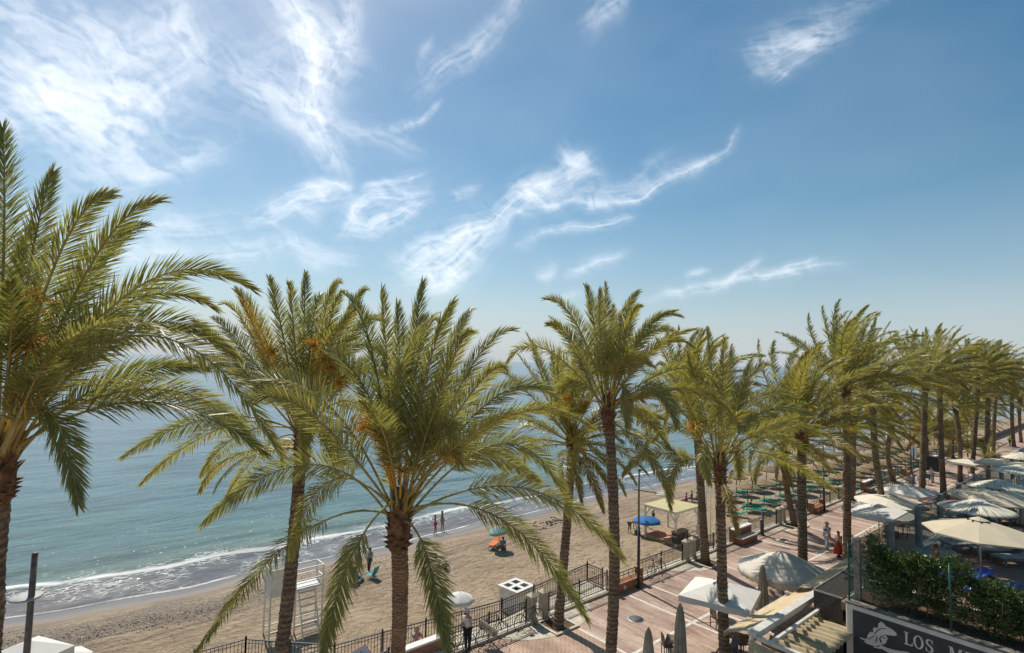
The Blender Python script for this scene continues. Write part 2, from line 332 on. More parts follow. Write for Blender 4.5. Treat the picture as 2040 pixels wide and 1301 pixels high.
def clouds():
    Zc = 8000.
    def plane(px, py):
        d = ray(px, py); return d.x/d.z, d.y/d.z
    az = np.linspace(rad(-3), rad(104), 620); el = np.radians(np.concatenate([np.linspace(2.6, 8, 40), np.linspace(8.1, 42, 340)]))
    A, E = np.meshgrid(az, el)
    dx, dy, dz = -np.sin(A)*np.cos(E), np.cos(A)*np.cos(E), np.sin(E)
    # angular working coordinates, 1 unit = one degree
    u = np.degrees(A); v = np.degrees(E)
    w1 = fbm(u*.13, v*.13, 4, 3)-.5; w2 = fbm(u*.13+40, v*.13+9, 4, 8)-.5
    w3 = fbm(u*.6, v*.6, 4, 13)-.5; w4 = fbm(u*.6+40, v*.6+9, 4, 28)-.5
    uu = u + w1*3.0 + w3*.35; vv = v + w2*3.0 + w4*.35
    dens = np.zeros_like(u); q1 = fbm(u*.35+3, v*.35, 4, 41)-.5; q2 = fbm(u*.35+33, v*.35+5, 4, 47)-.5
    ISO = np.clip((fbm((u+v*.6)*.38+q1*4, (v*1.0-u*.45)*1.1+q2*4, 6, 61)-.33)*2.9, 0, 1.25)
    for pl, hw, st in CL:
        pts = []
        for p in pl:
            d = ray(*p).normalized(); pts.append((math.degrees(math.atan2(-d.x, d.y)), math.degrees(math.asin(d.z))))
        w = hw*.053*.95; best = np.full(u.shape, 1e9); S_ = np.zeros_like(u); side = np.zeros_like(u); acc = 0; tot = sum(math.dist(pts[i], pts[i+1]) for i in range(len(pts)-1))
        for i in range(len(pts)-1):
            (x0, y0), (x1, y1) = pts[i], pts[i+1]; L = math.dist(pts[i], pts[i+1]); ex, ey = (x1-x0)/L, (y1-y0)/L
            px_, py_ = uu-x0, vv-y0; s_ = np.clip(px_*ex+py_*ey, 0, L); ds = np.hypot(px_-ex*s_, py_-ey*s_)
            m_ = ds < best; best = np.where(m_, ds, best); S_ = np.where(m_, acc+s_, S_); side = np.where(m_, (-px_*ey+py_*ex), side); acc += L
        prof = .75*np.exp(-(best/w)**2*.9)+.30*np.exp(-(best/w/1.9)**2)
        tend = np.clip(np.minimum(S_+.3*w, tot-S_+.3*w)/(.22*tot+.4*w), 0, 1)**.7
        fil = fbm(S_*.22+hw, side*1.9/(.35+w*.25)+st*50, 5, int(hw*3+st*100))
        fil2 = fbm(S_*1.1+hw, side*5/(.4+w*.25)+st*50, 4, int(hw*7+st*10))
        tex = np.clip((fil*.72+fil2*.28-.26)*2.1, 0, 1.2)
        dens = dens + st*prof*(.25+.75*tend)*(.75*tex+.45*ISO)*1.05
    veil = np.clip(fbm(u*.07+5, v*.12, 5, 71)-.42, 0, 1)*.3*np.clip((u-38)/45, 0, 1)*(.35+.65*fbm(u*.5+w1*4, v*.8, 4, 5))
    bandv = .07*np.clip(fbm(u*.05+15, v*.1, 4, 91)-.35, 0, 1)*2
    dens = 1-np.exp(-(dens*.86+veil+bandv))
    edge = np.clip((v-2.6)/5, 0, 1)*np.clip((42-v)/3, 0, 1)*np.clip((u+3)/4, 0, 1)*np.clip((104-u)/4, 0, 1)
    dens = np.clip(dens*edge, 0, .93)
    X = dx/dz*Zc; Y = dy/dz*Zc; Zz = np.full_like(X, Zc)
    m, t, b = new_mat('ice_cloud'); t.nodes.remove(b)
    tr = nd(t, 'BsdfTransparent'); tl = nd(t, 'BsdfTranslucent'); tl.inputs[0].default_value = (.93, .93, .95, 1)
    at = nd(t, 'Attribute', attribute_name='cover'); mx = nd(t, 'MixShader')
    lk(t, at.outputs['Fac'], mx.inputs[0]); lk(t, tr.outputs[0], mx.inputs[1]); lk(t, tl.outputs[0], mx.inputs[2]); lk(t, mx.outputs[0], t.nodes['Material Output'].inputs[0])
    o = grid_mesh('clouds', X, Y, Zz, [m], {'cover': dens}); tag(o, kind='structure')
clouds()
# ================================================================== PALMS
def leaf_material(name, c_lo, c_hi, tr=.3):
    m, t, b = new_mat(name)
    at = nd(t, 'Attribute', attribute_name='tone'); r = nd(t, 'ValToRGB'); e = r.color_ramp.elements
    e[0].position = 0; e[0].color = (*c_lo, 1); e[1].position = .62; e[1].color = (*c_hi, 1)
    n = e.new(.8); n.color = (.30, .21, .045, 1); n = e.new(1.); n.color = (.34, .22, .09, 1)
    lk(t, at.outputs['Fac'], r.inputs[0]); lk(t, r.outputs[0], b.inputs['Base Color'])
    b.inputs['Roughness'].default_value = .42; b.inputs['Specular IOR Level'].default_value = .6
    tl = nd(t, 'BsdfTranslucent'); hs = nd(t, 'HueSaturation'); hs.inputs['Saturation'].default_value = 1.15; hs.inputs['Value'].default_value = 1.3
    lk(t, r.outputs[0], hs.inputs['Color']); lk(t, hs.outputs[0], tl.inputs[0])
    mx = nd(t, 'MixShader'); mx.inputs[0].default_value = tr
    lk(t, b.outputs[0], mx.inputs[1]); lk(t, tl.outputs[0], mx.inputs[2]); lk(t, mx.outputs[0], t.nodes['Material Output'].inputs[0])
    return m
M_LEAF = leaf_material('palm_leaflet', (.11, .13, .034), (.41, .38, .12), .42)
M_RACH = noise_mat('palm_stalk', (.24, .19, .05), (.42, .34, .12), .5, 3)
M_PET = noise_mat('palm_leaf_base', (.085, .04, .02), (.25, .125, .055), .8, 6, bump=.4)
M_FLOW = noise_mat('palm_flower', (.74, .42, .05), (.90, .64, .14), .7, 20, trans=.3)
def trunk_material():
    m, t, b = new_mat('palm_trunk_bark')
    tc = nd(t, 'TexCoord'); n = nd(t, 'TexNoise'); n.inputs['Scale'].default_value = 5; n.inputs['Detail'].default_value = 8
    mp = nd(t, 'Mapping'); mp.inputs['Scale'].default_value = (1, 1, 2.2); lk(t, tc.outputs['Object'], mp.inputs[0]); lk(t, mp.outputs[0], n.inputs['Vector'])
    at = nd(t, 'Attribute', attribute_name='scar'); ad = nd(t, 'Math', operation='MULTIPLY_ADD'); ad.inputs[1].default_value = .62
    lk(t, at.outputs['Fac'], ad.inputs[0]); ml = nd(t, 'Math', operation='MULTIPLY'); ml.inputs[1].default_value = .6; lk(t, n.outputs[0], ml.inputs[0]); lk(t, ml.outputs[0], ad.inputs[2])
    r = nd(t, 'ValToRGB'); e = r.color_ramp.elements; e[0].position = .2; e[0].color = (.035, .02, .012, 1); e[1].position = .85; e[1].color = (.33, .25, .165, 1)
    k = e.new(.5); k.color = (.13, .085, .052, 1)
    lk(t, ad.outputs[0], r.inputs[0])
    at2 = nd(t, 'Attribute', attribute_name='young'); mx = nd(t, 'Mix', data_type='RGBA'); lk(t, at2.outputs['Fac'], mx.inputs[0]); lk(t, r.outputs[0], mx.inputs[6])
    r2 = nd(t, 'ValToRGB'); e = r2.color_ramp.elements; e[0].position = .3; e[0].color = (.07, .022, .01, 1); e[1].position = .75; e[1].color = (.30, .13, .05, 1); lk(t, ad.outputs[0], r2.inputs[0]); lk(t, r2.outputs[0], mx.inputs[7])
    lk(t, mx.outputs[2], b.inputs['Base Color']); b.inputs['Roughness'].default_value = .9
    bp = nd(t, 'Bump'); bp.inputs['Distance'].default_value = .03; bp.inputs['Strength'].default_value = .8; lk(t, n.outputs[0], bp.inputs['Height']); lk(t, bp.outputs[0], b.inputs['Normal'])
    return m
M_TRUNK = trunk_material()
WIND = Vector((.64, .77, 0))
class Crown:
    """fronds of one palm gathered for one mesh (leaflets + stalks)"""
    def __init__(s): s.V = []; s.F4 = []; s.F3 = []; s.tone = []; s.n = 0; s.st = MB()
    def frond(s, pts, R, n=90, half=.5, width=.026, bare=.2, tone=.4, vee=.55, twist=0., age=0., face=0., org=None):
        n = int(n*1.75); width *= 1.0; half *= 1.06
        pts = np.array([tuple(p) for p in pts]); seg = np.linalg.norm(np.diff(pts, axis=0), axis=1); cum = np.concatenate([[0], np.cumsum(seg)]); L = cum[-1]
        tt = np.linspace(bare, .995, n); tt = np.repeat(tt, 2); side = np.tile([1., -1.], n); N = len(tt)
        tt = tt + R.normal(0, .3/n, N); tt = np.clip(tt, bare*.8, .999)
        P = np.stack([np.interp(tt*L, cum, pts[:, k]) for k in range(3)], 1)
        P2 = np.stack([np.interp(np.minimum(tt*L+.05, L), cum, pts[:, k]) for k in range(3)], 1); P1 = np.stack([np.interp(np.maximum(tt*L-.12, 0), cum, pts[:, k]) for k in range(3)], 1)
        Tn = P2-P1; Tn /= np.linalg.norm(Tn, axis=1, keepdims=True)
        chord = pts[-1]-pts[0]; h = np.array([chord[0], chord[1], 0.]); nh = np.linalg.norm(h); h = h/nh if nh > .05 else np.array([1., 0, 0])
        S0 = np.array([-h[1], h[0], 0.]); Sv = S0-Tn*(Tn@S0)[:, None]; Sv /= np.linalg.norm(Sv, axis=1, keepdims=True)
        if face:
            vw = P+np.array(org)-np.array([0, 0, CAM_H]); vw /= np.linalg.norm(vw, axis=1, keepdims=True); S2 = np.cross(Tn, vw); l2 = np.linalg.norm(S2, axis=1, keepdims=True); S2 /= np.maximum(l2, .05)
            S2 *= np.sign((S2*Sv).sum(1).sum() or 1); Sv = Sv*(1-face)+S2*face*np.minimum(l2*1.5, 1); Sv -= Tn*(Tn*Sv).sum(1)[:, None]; Sv /= np.linalg.norm(Sv, axis=1, keepdims=True)
        Nv = np.cross(Tn, Sv)
        if (Nv[0]@np.array([-h[0]*.5, -h[1]*.5, 1.])) < 0: Nv = -Nv
        tw = twist*tt; c_, s_ = np.cos(tw)[:, None], np.sin(tw)[:, None]; Sv, Nv = Sv*c_+Nv*s_, Nv*c_-Sv*s_
        al = np.interp(tt, [0, .3, .7, 1], [1.05, .88, .64, .26])*(1+R.normal(0, .10, N))
        v = vee*(1+R.normal(0, .35, N))*np.where(R.random(N) < .3, -.35, 1)
        ln = half/np.sin(.95)*np.interp(tt, [0, bare, .3, .6, .85, 1], [.5, .62, 1., 1.0, .74, .42])*(1+R.normal(0, .10, N))
        dirv = Tn*np.cos(al)[:, None]+(Sv*(side*np.cos(v))[:, None]+Nv*np.sin(v)[:, None])*np.sin(al)[:, None]
        w = np.array([WIND.x, WIND.y, 0])*.10
        dr = (.08+.42*age)*(1+R.normal(0, .5, N))
        dirm = dirv + w - np.array([0, 0, 1.])*(dr*.35)[:, None]
        dirt = dirv + w*2.2 - np.array([0, 0, 1.])*dr[:, None]
        dirm /= np.linalg.norm(dirm, axis=1, keepdims=True); dirt /= np.linalg.norm(dirt, axis=1, keepdims=True)
        M_ = P+dirm*(ln*.5)[:, None]; E_ = M_+dirt*(ln*.5)[:, None]
        wd = np.cross(dirm, Nv+R.normal(0, .35, (N, 3))); wd /= np.linalg.norm(wd, axis=1, keepdims=True); hw = (width*.5*(1+R.normal(0, .15, N)))[:, None]
        vs = np.stack([P-wd*hw*.6, P+wd*hw*.6, M_+wd*hw, M_-wd*hw, E_], 1).reshape(-1, 3)
        i = s.n+np.arange(N)*5
        s.V.append(vs); s.F4.append(np.stack([i, i+1, i+2, i+3], 1)); s.F3.append(np.stack([i+3, i+2, i+4], 1)); s.n += 5*N
        tn = np.clip(tone+R.normal(0, .09, N)+np.where(tt > .93, .08, 0)+(R.random(N) < .03)*.35, 0, 1); tn = np.repeat(tn, 5).reshape(-1, 5); tn[:, 4] += .06; s.tone.append(np.clip(tn.ravel(), 0, 1))
        q = [Vector(p) for p in pts]; k = len(q); r0 = .05
        s.st.mi = 0; s.st.tube(q, [max(.006, .036*(1-i/(k-1))**.8) if i else .07 for i in range(k)], 5)
    def build(s, parent):
        V = np.concatenate(s.V); F4 = np.concatenate(s.F4); F3 = np.concatenate(s.F3)
        sv = np.array(s.st.v).reshape(-1, 3); sf = [f for f in s.st.f]
        nv = len(V); q4 = [f for f in sf if len(f) == 4]; qn = [f for f in sf if len(f) != 4]
        F4b = np.array(q4, dtype=int)+nv
        V = np.concatenate([V, sv]); loops = np.concatenate([F4.ravel(), F4b.ravel(), F3.ravel()] + [np.array(f)+nv for f in qn])
        sizes = np.concatenate([np.full(len(F4)+len(F4b), 4), np.full(len(F3), 3), [len(f) for f in qn]]).astype('i')
        me = bpy.data.meshes.new('crown'); me.vertices.add(len(V)); me.vertices.foreach_set('co', V.astype('f').ravel())
        me.loops.add(len(loops)); me.loops.foreach_set('vertex_index', loops.astype('i'))
        me.polygons.add(len(sizes)); me.polygons.foreach_set('loop_start', np.concatenate([[0], np.cumsum(sizes)[:-1]]).astype('i'))
        me.update(calc_edges=True)
        mi = np.concatenate([np.zeros(len(F4)), np.ones(len(F4b)), np.zeros(len(F3)), np.ones(len(qn))]).astype('i')
        me.polygons.foreach_set('material_index', mi)
        at = me.attributes.new('tone', 'FLOAT', 'POINT'); tn = np.concatenate([np.concatenate(s.tone), np.zeros(len(sv))]); at.data.foreach_set('value', tn.astype('f'))
        me.materials.append(M_LEAF); me.materials.append(M_RACH)
        o = bpy.data.objects.new('crown', me); COL.objects.link(o); o.parent = parent; return o
def trunk_mesh(top, r0, r1, R, parent, base_fl=1.35, lean=None):
    """trunk from the thing's origin up to point top (local), with leaf-scar rings"""
    top = Vector(top); Ht = top.length; nz = max(30, int(Ht/.055)); n = 28
    th = np.linspace(0, 2*np.pi, n, endpoint=False); V = []; sc = []; yg = []
    bend = Vector((R.normal(0, .18), R.normal(0, .18), 0)) if lean is None else Vector(lean)
    ph = R.random()*6
    for i in range(nz+1):
        f = i/nz; c = top*f + bend*math.sin(math.pi*f); z = f*Ht
        r = r0+(r1-r0)*f; r *= 1+(base_fl-1)*math.exp(-z/.35)
        k = z/.16; row = math.floor(k); fr = k-row
        a = (th*7/(2*np.pi)+row*.5+ph) % 1
        d = np.abs(a-.5)*2; saw = fr-.35*d
        rr = r*(1+.055*saw+.05*(vnoise(th*2.2+10, np.full(n, z*5), 5)-.5)) + .012*R.normal(0, 1, n)
        for j in range(n): V.append((c.x+rr[j]*math.cos(th[j]), c.y+rr[j]*math.sin(th[j]), c.z))
        sc.append(np.clip(.25+.6*saw+.0*d, 0, 1)); yg.append(np.full(n, np.clip((f-.92)/.06, 0, 1)*.6))
    F = [(i*n+j, i*n+(j+1) % n, (i+1)*n+(j+1) % n, (i+1)*n+j) for i in range(nz) for j in range(n)]
    me = bpy.data.meshes.new('trunk'); me.from_pydata(V, [], F); me.materials.append(M_TRUNK)
    for k, v in (('scar', sc), ('young', yg)):
        at = me.attributes.new(k, 'FLOAT', 'POINT'); at.data.foreach_set('value', np.concatenate(v).astype('f'))
    me.update(); o = bpy.data.objects.new('trunk', me); COL.objects.link(o); o.parent = parent
    return o
def collar(top, r, R, parent):
    """bulge of old leaf bases under the crown"""
    mb = MB(); top = Vector(top)
    mb.lathe(top, [(r*1.0, -.62), (r*1.1, -.5), (r*1.25, -.28), (r*1.28, -.05), (r*1.15, .25), (r*.9, .6), (r*.5, .95)], 14)
    for i in range(64):
        a = i*2.399+R.normal(0, .1); z = -.55+1.15*i/64; rr = r*(1.12 if z < .1 else 1.05-(z-.1)*.5)
        d = Vector((math.cos(a), math.sin(a), 0)); p = top+d*rr+Vector((0, 0, z)); L = .16+.12*R.random()
        q = p + d*L*(.55 if z < .2 else .4) + Vector((0, 0, L*(.7 if z > -.2 else .1))) ; sd = Vector((-d.y, d.x, 0))*(.085)
        mb.add([p-sd-d*.05-Vector((0, 0, .06)), p+sd-d*.05-Vector((0, 0, .06)), q+sd*.35, q-sd*.35, p-sd*.8-d*.06+Vector((0, 0, .05)), p+sd*.8-d*.06+Vector((0, 0, .05))], [(0, 1, 2, 3), (4, 3, 2, 5), (0, 3, 4), (1, 5, 2)])
    return mb.build('leaf_base_collar', M_PET, parent)
def flower(p, d, R, parent, L=.9):
    mb = MB(); p = Vector(p); d = Vector(d).normalized()
    mb.tube([p, p+d*L*.5, p+d*L*.62+Vector((0, 0, -.05))], [.03, .02, .015], 5); e = p+d*L*.6
    for i in range(60):
        q = (d*1.0+Vector((R.normal(0, .5), R.normal(0, .5), R.normal(0, .4)-.35))).normalized()*(.3+.25*R.random())
        mb.tube([e, e+q*.6, e+q+Vector((0, 0, -.10))], [.007, .012, .008], 3, cap=False)
    return mb.build('flower_spray', M_FLOW, parent)
def bez(a, b, c, n=16):
    return [a*(1-t)**2+b*2*t*(1-t)+c*t*t for t in (i/n for i in range(n+1))]
def free_frond(base, az, el, L, R, grav=.9, wind=.25, n=16):
    d = Vector((math.cos(az)*math.cos(el), math.sin(az)*math.cos(el), math.sin(el))); p = Vector(base); pts = [p.copy()]
    for i in range(n):
        t = i/n; d = d + Vector((0, 0, -1))*(grav*(.25+1.6*t*t)/n*1.3) + WIND*(wind*(.3+1.4*t)/n); d.normalize(); p = p+d*L/n; pts.append(p.copy())
    return pts
def palm(pos, top, seed, label, group='date palms along the promenade', L=5.3, r=.24, spec=None, nfree=24, nl=88, half=.46, lw=.028, flowers=(), wind=.3, heart_el=None, tone=.38, old=8):
    """pos = foot on the ground, top = world point of the trunk's top"""
    R = np.random.RandomState(seed); pos = Vector(pos); pos.z = min(pos.z, 0); top = Vector(top)-pos; root = thing('palm_tree', pos, label, 'palm tree', group)
    trunk_mesh(top, r*1.06, r*.92, R, root); collar(top, r, R, root)
    c = Crown(); hb = top+Vector((0, 0, .35))
    for s_ in (spec or []):
        mx_, my_, tx, ty, sg = s_[:5]; lf = s_[5] if len(s_) > 5 else 1.
        wb = pos+hb; d0 = depth(wb); a = D(mx_, my_, d0); b = D(tx, ty, d0); pl = (a-wb).length+(b-a).length; Lf = L*lf
        dd = math.sqrt(max(Lf*Lf-pl*pl, .15*Lf*Lf if pl < Lf*1.05 else .04))*.8*sg
        mid = D(mx_, my_, d0+dd*.42)-pos; tip = D(tx, ty, d0+dd)-pos
        ctrl = mid*2-(hb+tip)*.5; az = math.atan2(tip.y-hb.y, tip.x-hb.x); b0 = hb+Vector((math.cos(az)*r*.8, math.sin(az)*r*.8, R.uniform(-.3, .3)))
        ctrl = mid*2-(b0+tip)*.5; q = bez(b0, ctrl, tip, 18)
        c.frond(q, R, nl, half*R.uniform(.95, 1.15), lw, .27, tone+R.normal(0, .09), .5, R.normal(0, .35), max(0, .30-(tip.z-hb.z)*.10), R.uniform(.5, .95), tuple(pos))
    for i in range(nfree):
        f = (i+.5)/nfree; az = i*2.399+R.normal(0, .25); el = rad(84-78*f**.85+R.normal(0, 5)) if spec is None else rad(R.uniform(38, 84))
        b0 = hb+Vector((math.cos(az)*r*.8, math.sin(az)*r*.8, .35-.8*f)); q = free_frond(b0, az, el, L*R.uniform(.86, 1.02)*(1 if f > .15 else .9), R, .55+.75*f+R.uniform(-.1, .25), wind*(1+f)*R.uniform(.6, 1.4))
        c.frond(q, R, nl, half*R.uniform(.88, 1.1), lw, .17, tone+R.normal(0, .10)+.12*f, .5, R.normal(0, .5), f*.7)
    for i in range(old):
        az = R.uniform(0, 6.28); b0 = hb+Vector((math.cos(az)*r, math.sin(az)*r, -.55)); q = free_frond(b0, az, rad(R.uniform(-18, 14)), L*R.uniform(.5, .8), R, 1.7, wind*.8)
        c.frond(q, R, int(nl*.8), half*.85, lw, .2, min(.78, tone+R.uniform(.05, .35)), .3, R.normal(0, .6), 1.2)
    c.build(root)
    for k in range(flowers if isinstance(flowers, int) else 0):
        az = R.uniform(0, 6.28); flower(hb+Vector((math.cos(az)*.2, math.sin(az)*.2, .5+.5*R.random())), (math.cos(az), math.sin(az), 1.1), R, root, R.uniform(1., 1.6))
    for fx, fy in (flowers if isinstance(flowers, list) else ()):
        e = D(fx, fy, depth(pos+hb)-.95)-pos; b0 = hb+Vector((0, 0, .1)); v = e-b0; flower(b0+v*.25, v, R, root, v.length*1.25)
    return root
C_ = [(775, 790, 761, 577, .6), (797, 780, 792, 606, 1), (823, 723, 842, 562, .6), (850, 750, 902, 602, -.6), (888, 725, 940, 617, 1), (892, 742, 944, 664, -1), (930, 745, 1023, 658, .5), (938, 785, 1008, 738, -1),
      (985, 792, 1112, 796, .6), (1004, 835, 1173, 850, -.6), (1000, 884, 1127, 992, 1), (1040, 972, 1240, 1112, .4), (1000, 1035, 1170, 1236, -.5), (846, 1095, 892, 1300, -.8), (735, 790, 654, 700, .5), (745, 715, 690, 588, .7),
      (640, 795, 478, 765, .5), (620, 825, 500, 800, -.8), (620, 925, 405, 1042, -.4), (600, 1065, 390, 1300, -.3), (705, 1100, 640, 1318, -.7), (655, 960, 578, 1112, 1), (862, 850, 914, 922, -1, .62), (835, 700, 870, 640, 1), (770, 880, 720, 800, -1, .8), (930, 905, 1075, 960, 1)]
palm(G(785, 1366, 0), D(795, 1045, 13.6), 11, 'big date palm in the middle with a wide open crown and orange collar', L=5.6, spec=C_, nfree=3, nl=98, half=.46, lw=.024, r=.225, flowers=[(748, 858), (765, 872), (800, 938), (880, 905), (735, 850)], old=0, tone=.36)
L_ = [(8, 470, 5, 254, .5), (62, 520, 106, 341, .5), (112, 520, 225, 386, -.5), (185, 520, 320, 400, .5), (180, 545, 295, 449, 1), (270, 575, 505, 577, .4), (245, 610, 431, 617, 1), (260, 655, 470, 712, .8), (300, 668, 560, 905, -.4), (220, 760, 415, 735, 1), (300, 800, 530, 905, .8), (290, 775, 480, 845, 1),
      (92, 815, 155, 1003, -.9, .62), (-20, 560, -60, 330, .5), (30, 620, 60, 450, 1), (-60, 650, -200, 560, .5), (-80, 760, -260, 850, .6), (50, 800, 90, 720, -1, .6), (-60, 860, -140, 1000, -1, .7), (20, 700, 20, 560, -1, .8), (150, 700, 240, 640, 1, .9)]
_t = D(-3, 935, 9.8); _b = D(-10, 1290, 9.8); _b = _t+(_b-_t)*(_t.z/(_t.z-_b.z))
palm(_b, D(-3, 935, 9.8), 12, 'huge date palm cut off by the left edge, fronds blown to the right', L=5.9, spec=L_, nfree=1, nl=100, half=.44, lw=.022, r=.205, flowers=[(52, 605), (30, 640), (48, 770), (60, 690)], old=0, tone=.30)
P2 = [(558, 640, 535, 553, .6), (583, 630, 574, 567, -.5), (606, 640, 608, 543, 1), (622, 650, 641, 588, 1), (645, 632, 676, 564, .6), (657, 640, 688, 588, -.6), (688, 645, 728, 577, .6), (700, 668, 765, 641, 1), (518, 655, 469, 577, .5), (500, 665, 441, 607, -.6), (488, 697, 423, 632, .8), (457, 708, 386, 640, .3), (475, 740, 372, 715, .6),
      (430, 832, 242, 911, .3), (450, 850, 280, 964, -.6), (480, 865, 398, 950, .8), (530, 890, 450, 990, 1), (690, 700, 774, 715, 1), (705, 735, 780, 770, -1), (606, 800, 606, 928, -1, .7), (640, 850, 668, 925, -.5, .6), (700, 800, 770, 900, 1), (560, 760, 500, 800, -1)]
palm((-17.9, 5.6, 0), D(602, 880, 17.6), 13, 'date palm with orange flower sprays, its trunk passing the lifeguard chair', L=5.2, spec=P2, nfree=5, nl=92, half=.42, lw=.025, r=.195, flowers=[(545, 705), (622, 692), (655, 738), (672, 765), (645, 720)], old=3, tone=.42)
P3 = [(1145, 639, 1085, 596, .4), (1141, 682, 1089, 646, -.6), (1085, 695, 1009, 723, .5), (1145, 758, 1105, 798, .8, .7), (1183, 642, 1166, 570, .6), (1196, 660, 1194, 578, -.6), (1207, 660, 1205, 566, 1), (1222, 690, 1221, 608, 1), (1243, 645, 1272, 582, .5), (1250, 660, 1277, 610, -.8), (1288, 655, 1357, 631, .5), (1280, 675, 1350, 665, 1), (1307, 694, 1378, 690, -.6),
      (1350, 735, 1430, 772, 1), (1354, 775, 1458, 824, -.3), (1300, 775, 1347, 850, -1), (1275, 820, 1332, 890, 1, .8), (1240, 770, 1250, 850, -1, .55), (1280, 830, 1286, 895, 1), (1170, 720, 1120, 700, 1), (1240, 720, 1300, 730, -1, .8)]
palm(D(1216, 828, 20.6)*1, D(1212, 828, 20.6), 14, 'tall straight date palm right of the middle standing against open sky', L=5.0, spec=P3, nfree=5, nl=90, half=.41, lw=.028, r=.19, flowers=[(1140, 792), (1265, 790)], old=2, tone=.47)
P5 = [(1310, 903, 1240, 948, .3), (1350, 925, 1336, 1014, -.5, .8), (1530, 905, 1672, 985, .3), (1525, 868, 1665, 945, -.5), (1530, 850, 1655, 872, .7), (1418, 740, 1409, 656, .6), (1440, 745, 1443, 674, -.6), (1452, 760, 1458, 688, 1), (1480, 770, 1500, 716, .5), (1500, 800, 1590, 790, .8), (1350, 765, 1310, 728, .5), (1340, 800, 1262, 800, .6), (1360, 850, 1300, 880, 1),
      (1465, 890, 1472, 950, .6, .6), (1405, 900, 1412, 962, -1, .55), (1520, 820, 1620, 830, -1), (1395, 790, 1370, 700, -1), (1490, 760, 1540, 730, 1)]
palm(D(1442, 938, 22.2)*1, D(1434, 938, 22.2), 15, 'date palm in front of the tan awning with one long frond blown right', L=4.9, spec=P5, nfree=5, nl=78, half=.40, lw=.029, r=.19, flowers=[(1385, 850)], old=1, tone=.50)
KIND = ((5.0, 44, 60, .40, .034, .50, .65), (5.3, 46, 56, .42, .038, .44, .9), (4.6, 40, 52, .38, .040, .52, .75), (5.3, 48, 50, .42, .044, .42, 1.0))
def pp(i, k, foot, toppx, dep, label):
    L, nf, nl, hf, lw, tn, w = KIND[k]; q = random.Random(50+i)
    palm(foot, D(toppx[0], toppx[1], dep), 200+i, label, L=L*q.uniform(.88, 1.08), nfree=int(nf*q.uniform(.85, 1.15)), nl=nl+10, half=hf*q.uniform(1., 1.18), lw=lw, r=q.uniform(.185, .235), flowers=q.choice((0, 1, 2, 3, 4)), old=q.choice((2, 4, 6, 9)), tone=tn+q.uniform(-.08, .08), wind=w*q.uniform(.45, .85))
PROT = [
 (0, (-17.95, 18.06, 0), (1140, 885), 25, 'leaning date palm in the half round planter by the nearest stone pillars', .3),
 (1, (-18.17, 30.9, 0), (1386, 815), 32.2, 'date palm by the bicycle rail with its crown behind the neighbouring crown', 1.2),
 (2, (-18.12, 43.5, 0), (1562, 905), 39.6, 'shorter date palm in the rail row behind the closed parasol', .8),
 (1, (-12.7, 31.4, 0), (1597, 872), 28.8, 'date palm rising from behind the grey dome parasol', 2.1),
 (3, (-13.0, 38.6, 0), (1686, 775), 33.5, 'date palm beside the woman in the red skirt', .4),
 (0, (-18.34, 55.9, 0), (1700, 850), 48, 'date palm of the rail row half hidden behind a thicker trunk', 4.0),
 (3, (-13.3, 47.8, 0), (1737, 785), 41, 'leaning date palm among the white square parasols', 2.6),
 (2, (-18.53, 68.8, 0), (1775, 855), 55, 'slim date palm beside the row of bicycles', 1.9),
 (1, (-13.9, 59.0, 0), (1843, 768), 48, 'date palm between the walkers and the glass screen', 3.6),
 (0, (-18.35, 81.3, 0), (1845, 870), 63.5, 'far date palm of the rail row next to the dark bin', .9),
 (3, (-13.95, 66.9, 0), (1872, 748), 52.8, 'date palm with a swollen foot beside the wheelchair', 5.1),
 (1, (-14.3, 75.5, 0), (1904, 812), 58, 'date palm rising behind the third glass screen post', .2),
 (2, (-18.6, 94.6, 0), (1895, 880), 71, 'distant date palm behind the small sign post', 3.0),
 (2, (-18.78, 108., 0), (1938, 845), 79, 'small distant date palm with a bare thin crown', 5.5),
 (0, (-14.3, 90., 0), (1968, 772), 67, 'distant date palm with a crown cut by the right edge', 2.2),
 (3, (-18.9, 122.3, 0), (1970, 805), 88, 'far date palm where the promenade wall ends', 1.0),
 (1, (-15.2, 100., 0), (1990, 745), 74, 'far date palm beside the person in yellow', 4.4),
 (3, (-14.5, 82.5, 0), (1950, 752), 62.5, 'date palm whose crown mingles with three others near the right edge', 1.4),
 (0, (-15.37, 117.8, 0), (2018, 765), 84, 'far date palm at the right edge, nearer of the last pair', 2.8),
 (2, (-15.5, 126, 0), (2032, 800), 89, 'far date palm at the right edge, farther of the last pair', .6)]
for i, a in enumerate(PROT): pp(i, *a[:5])
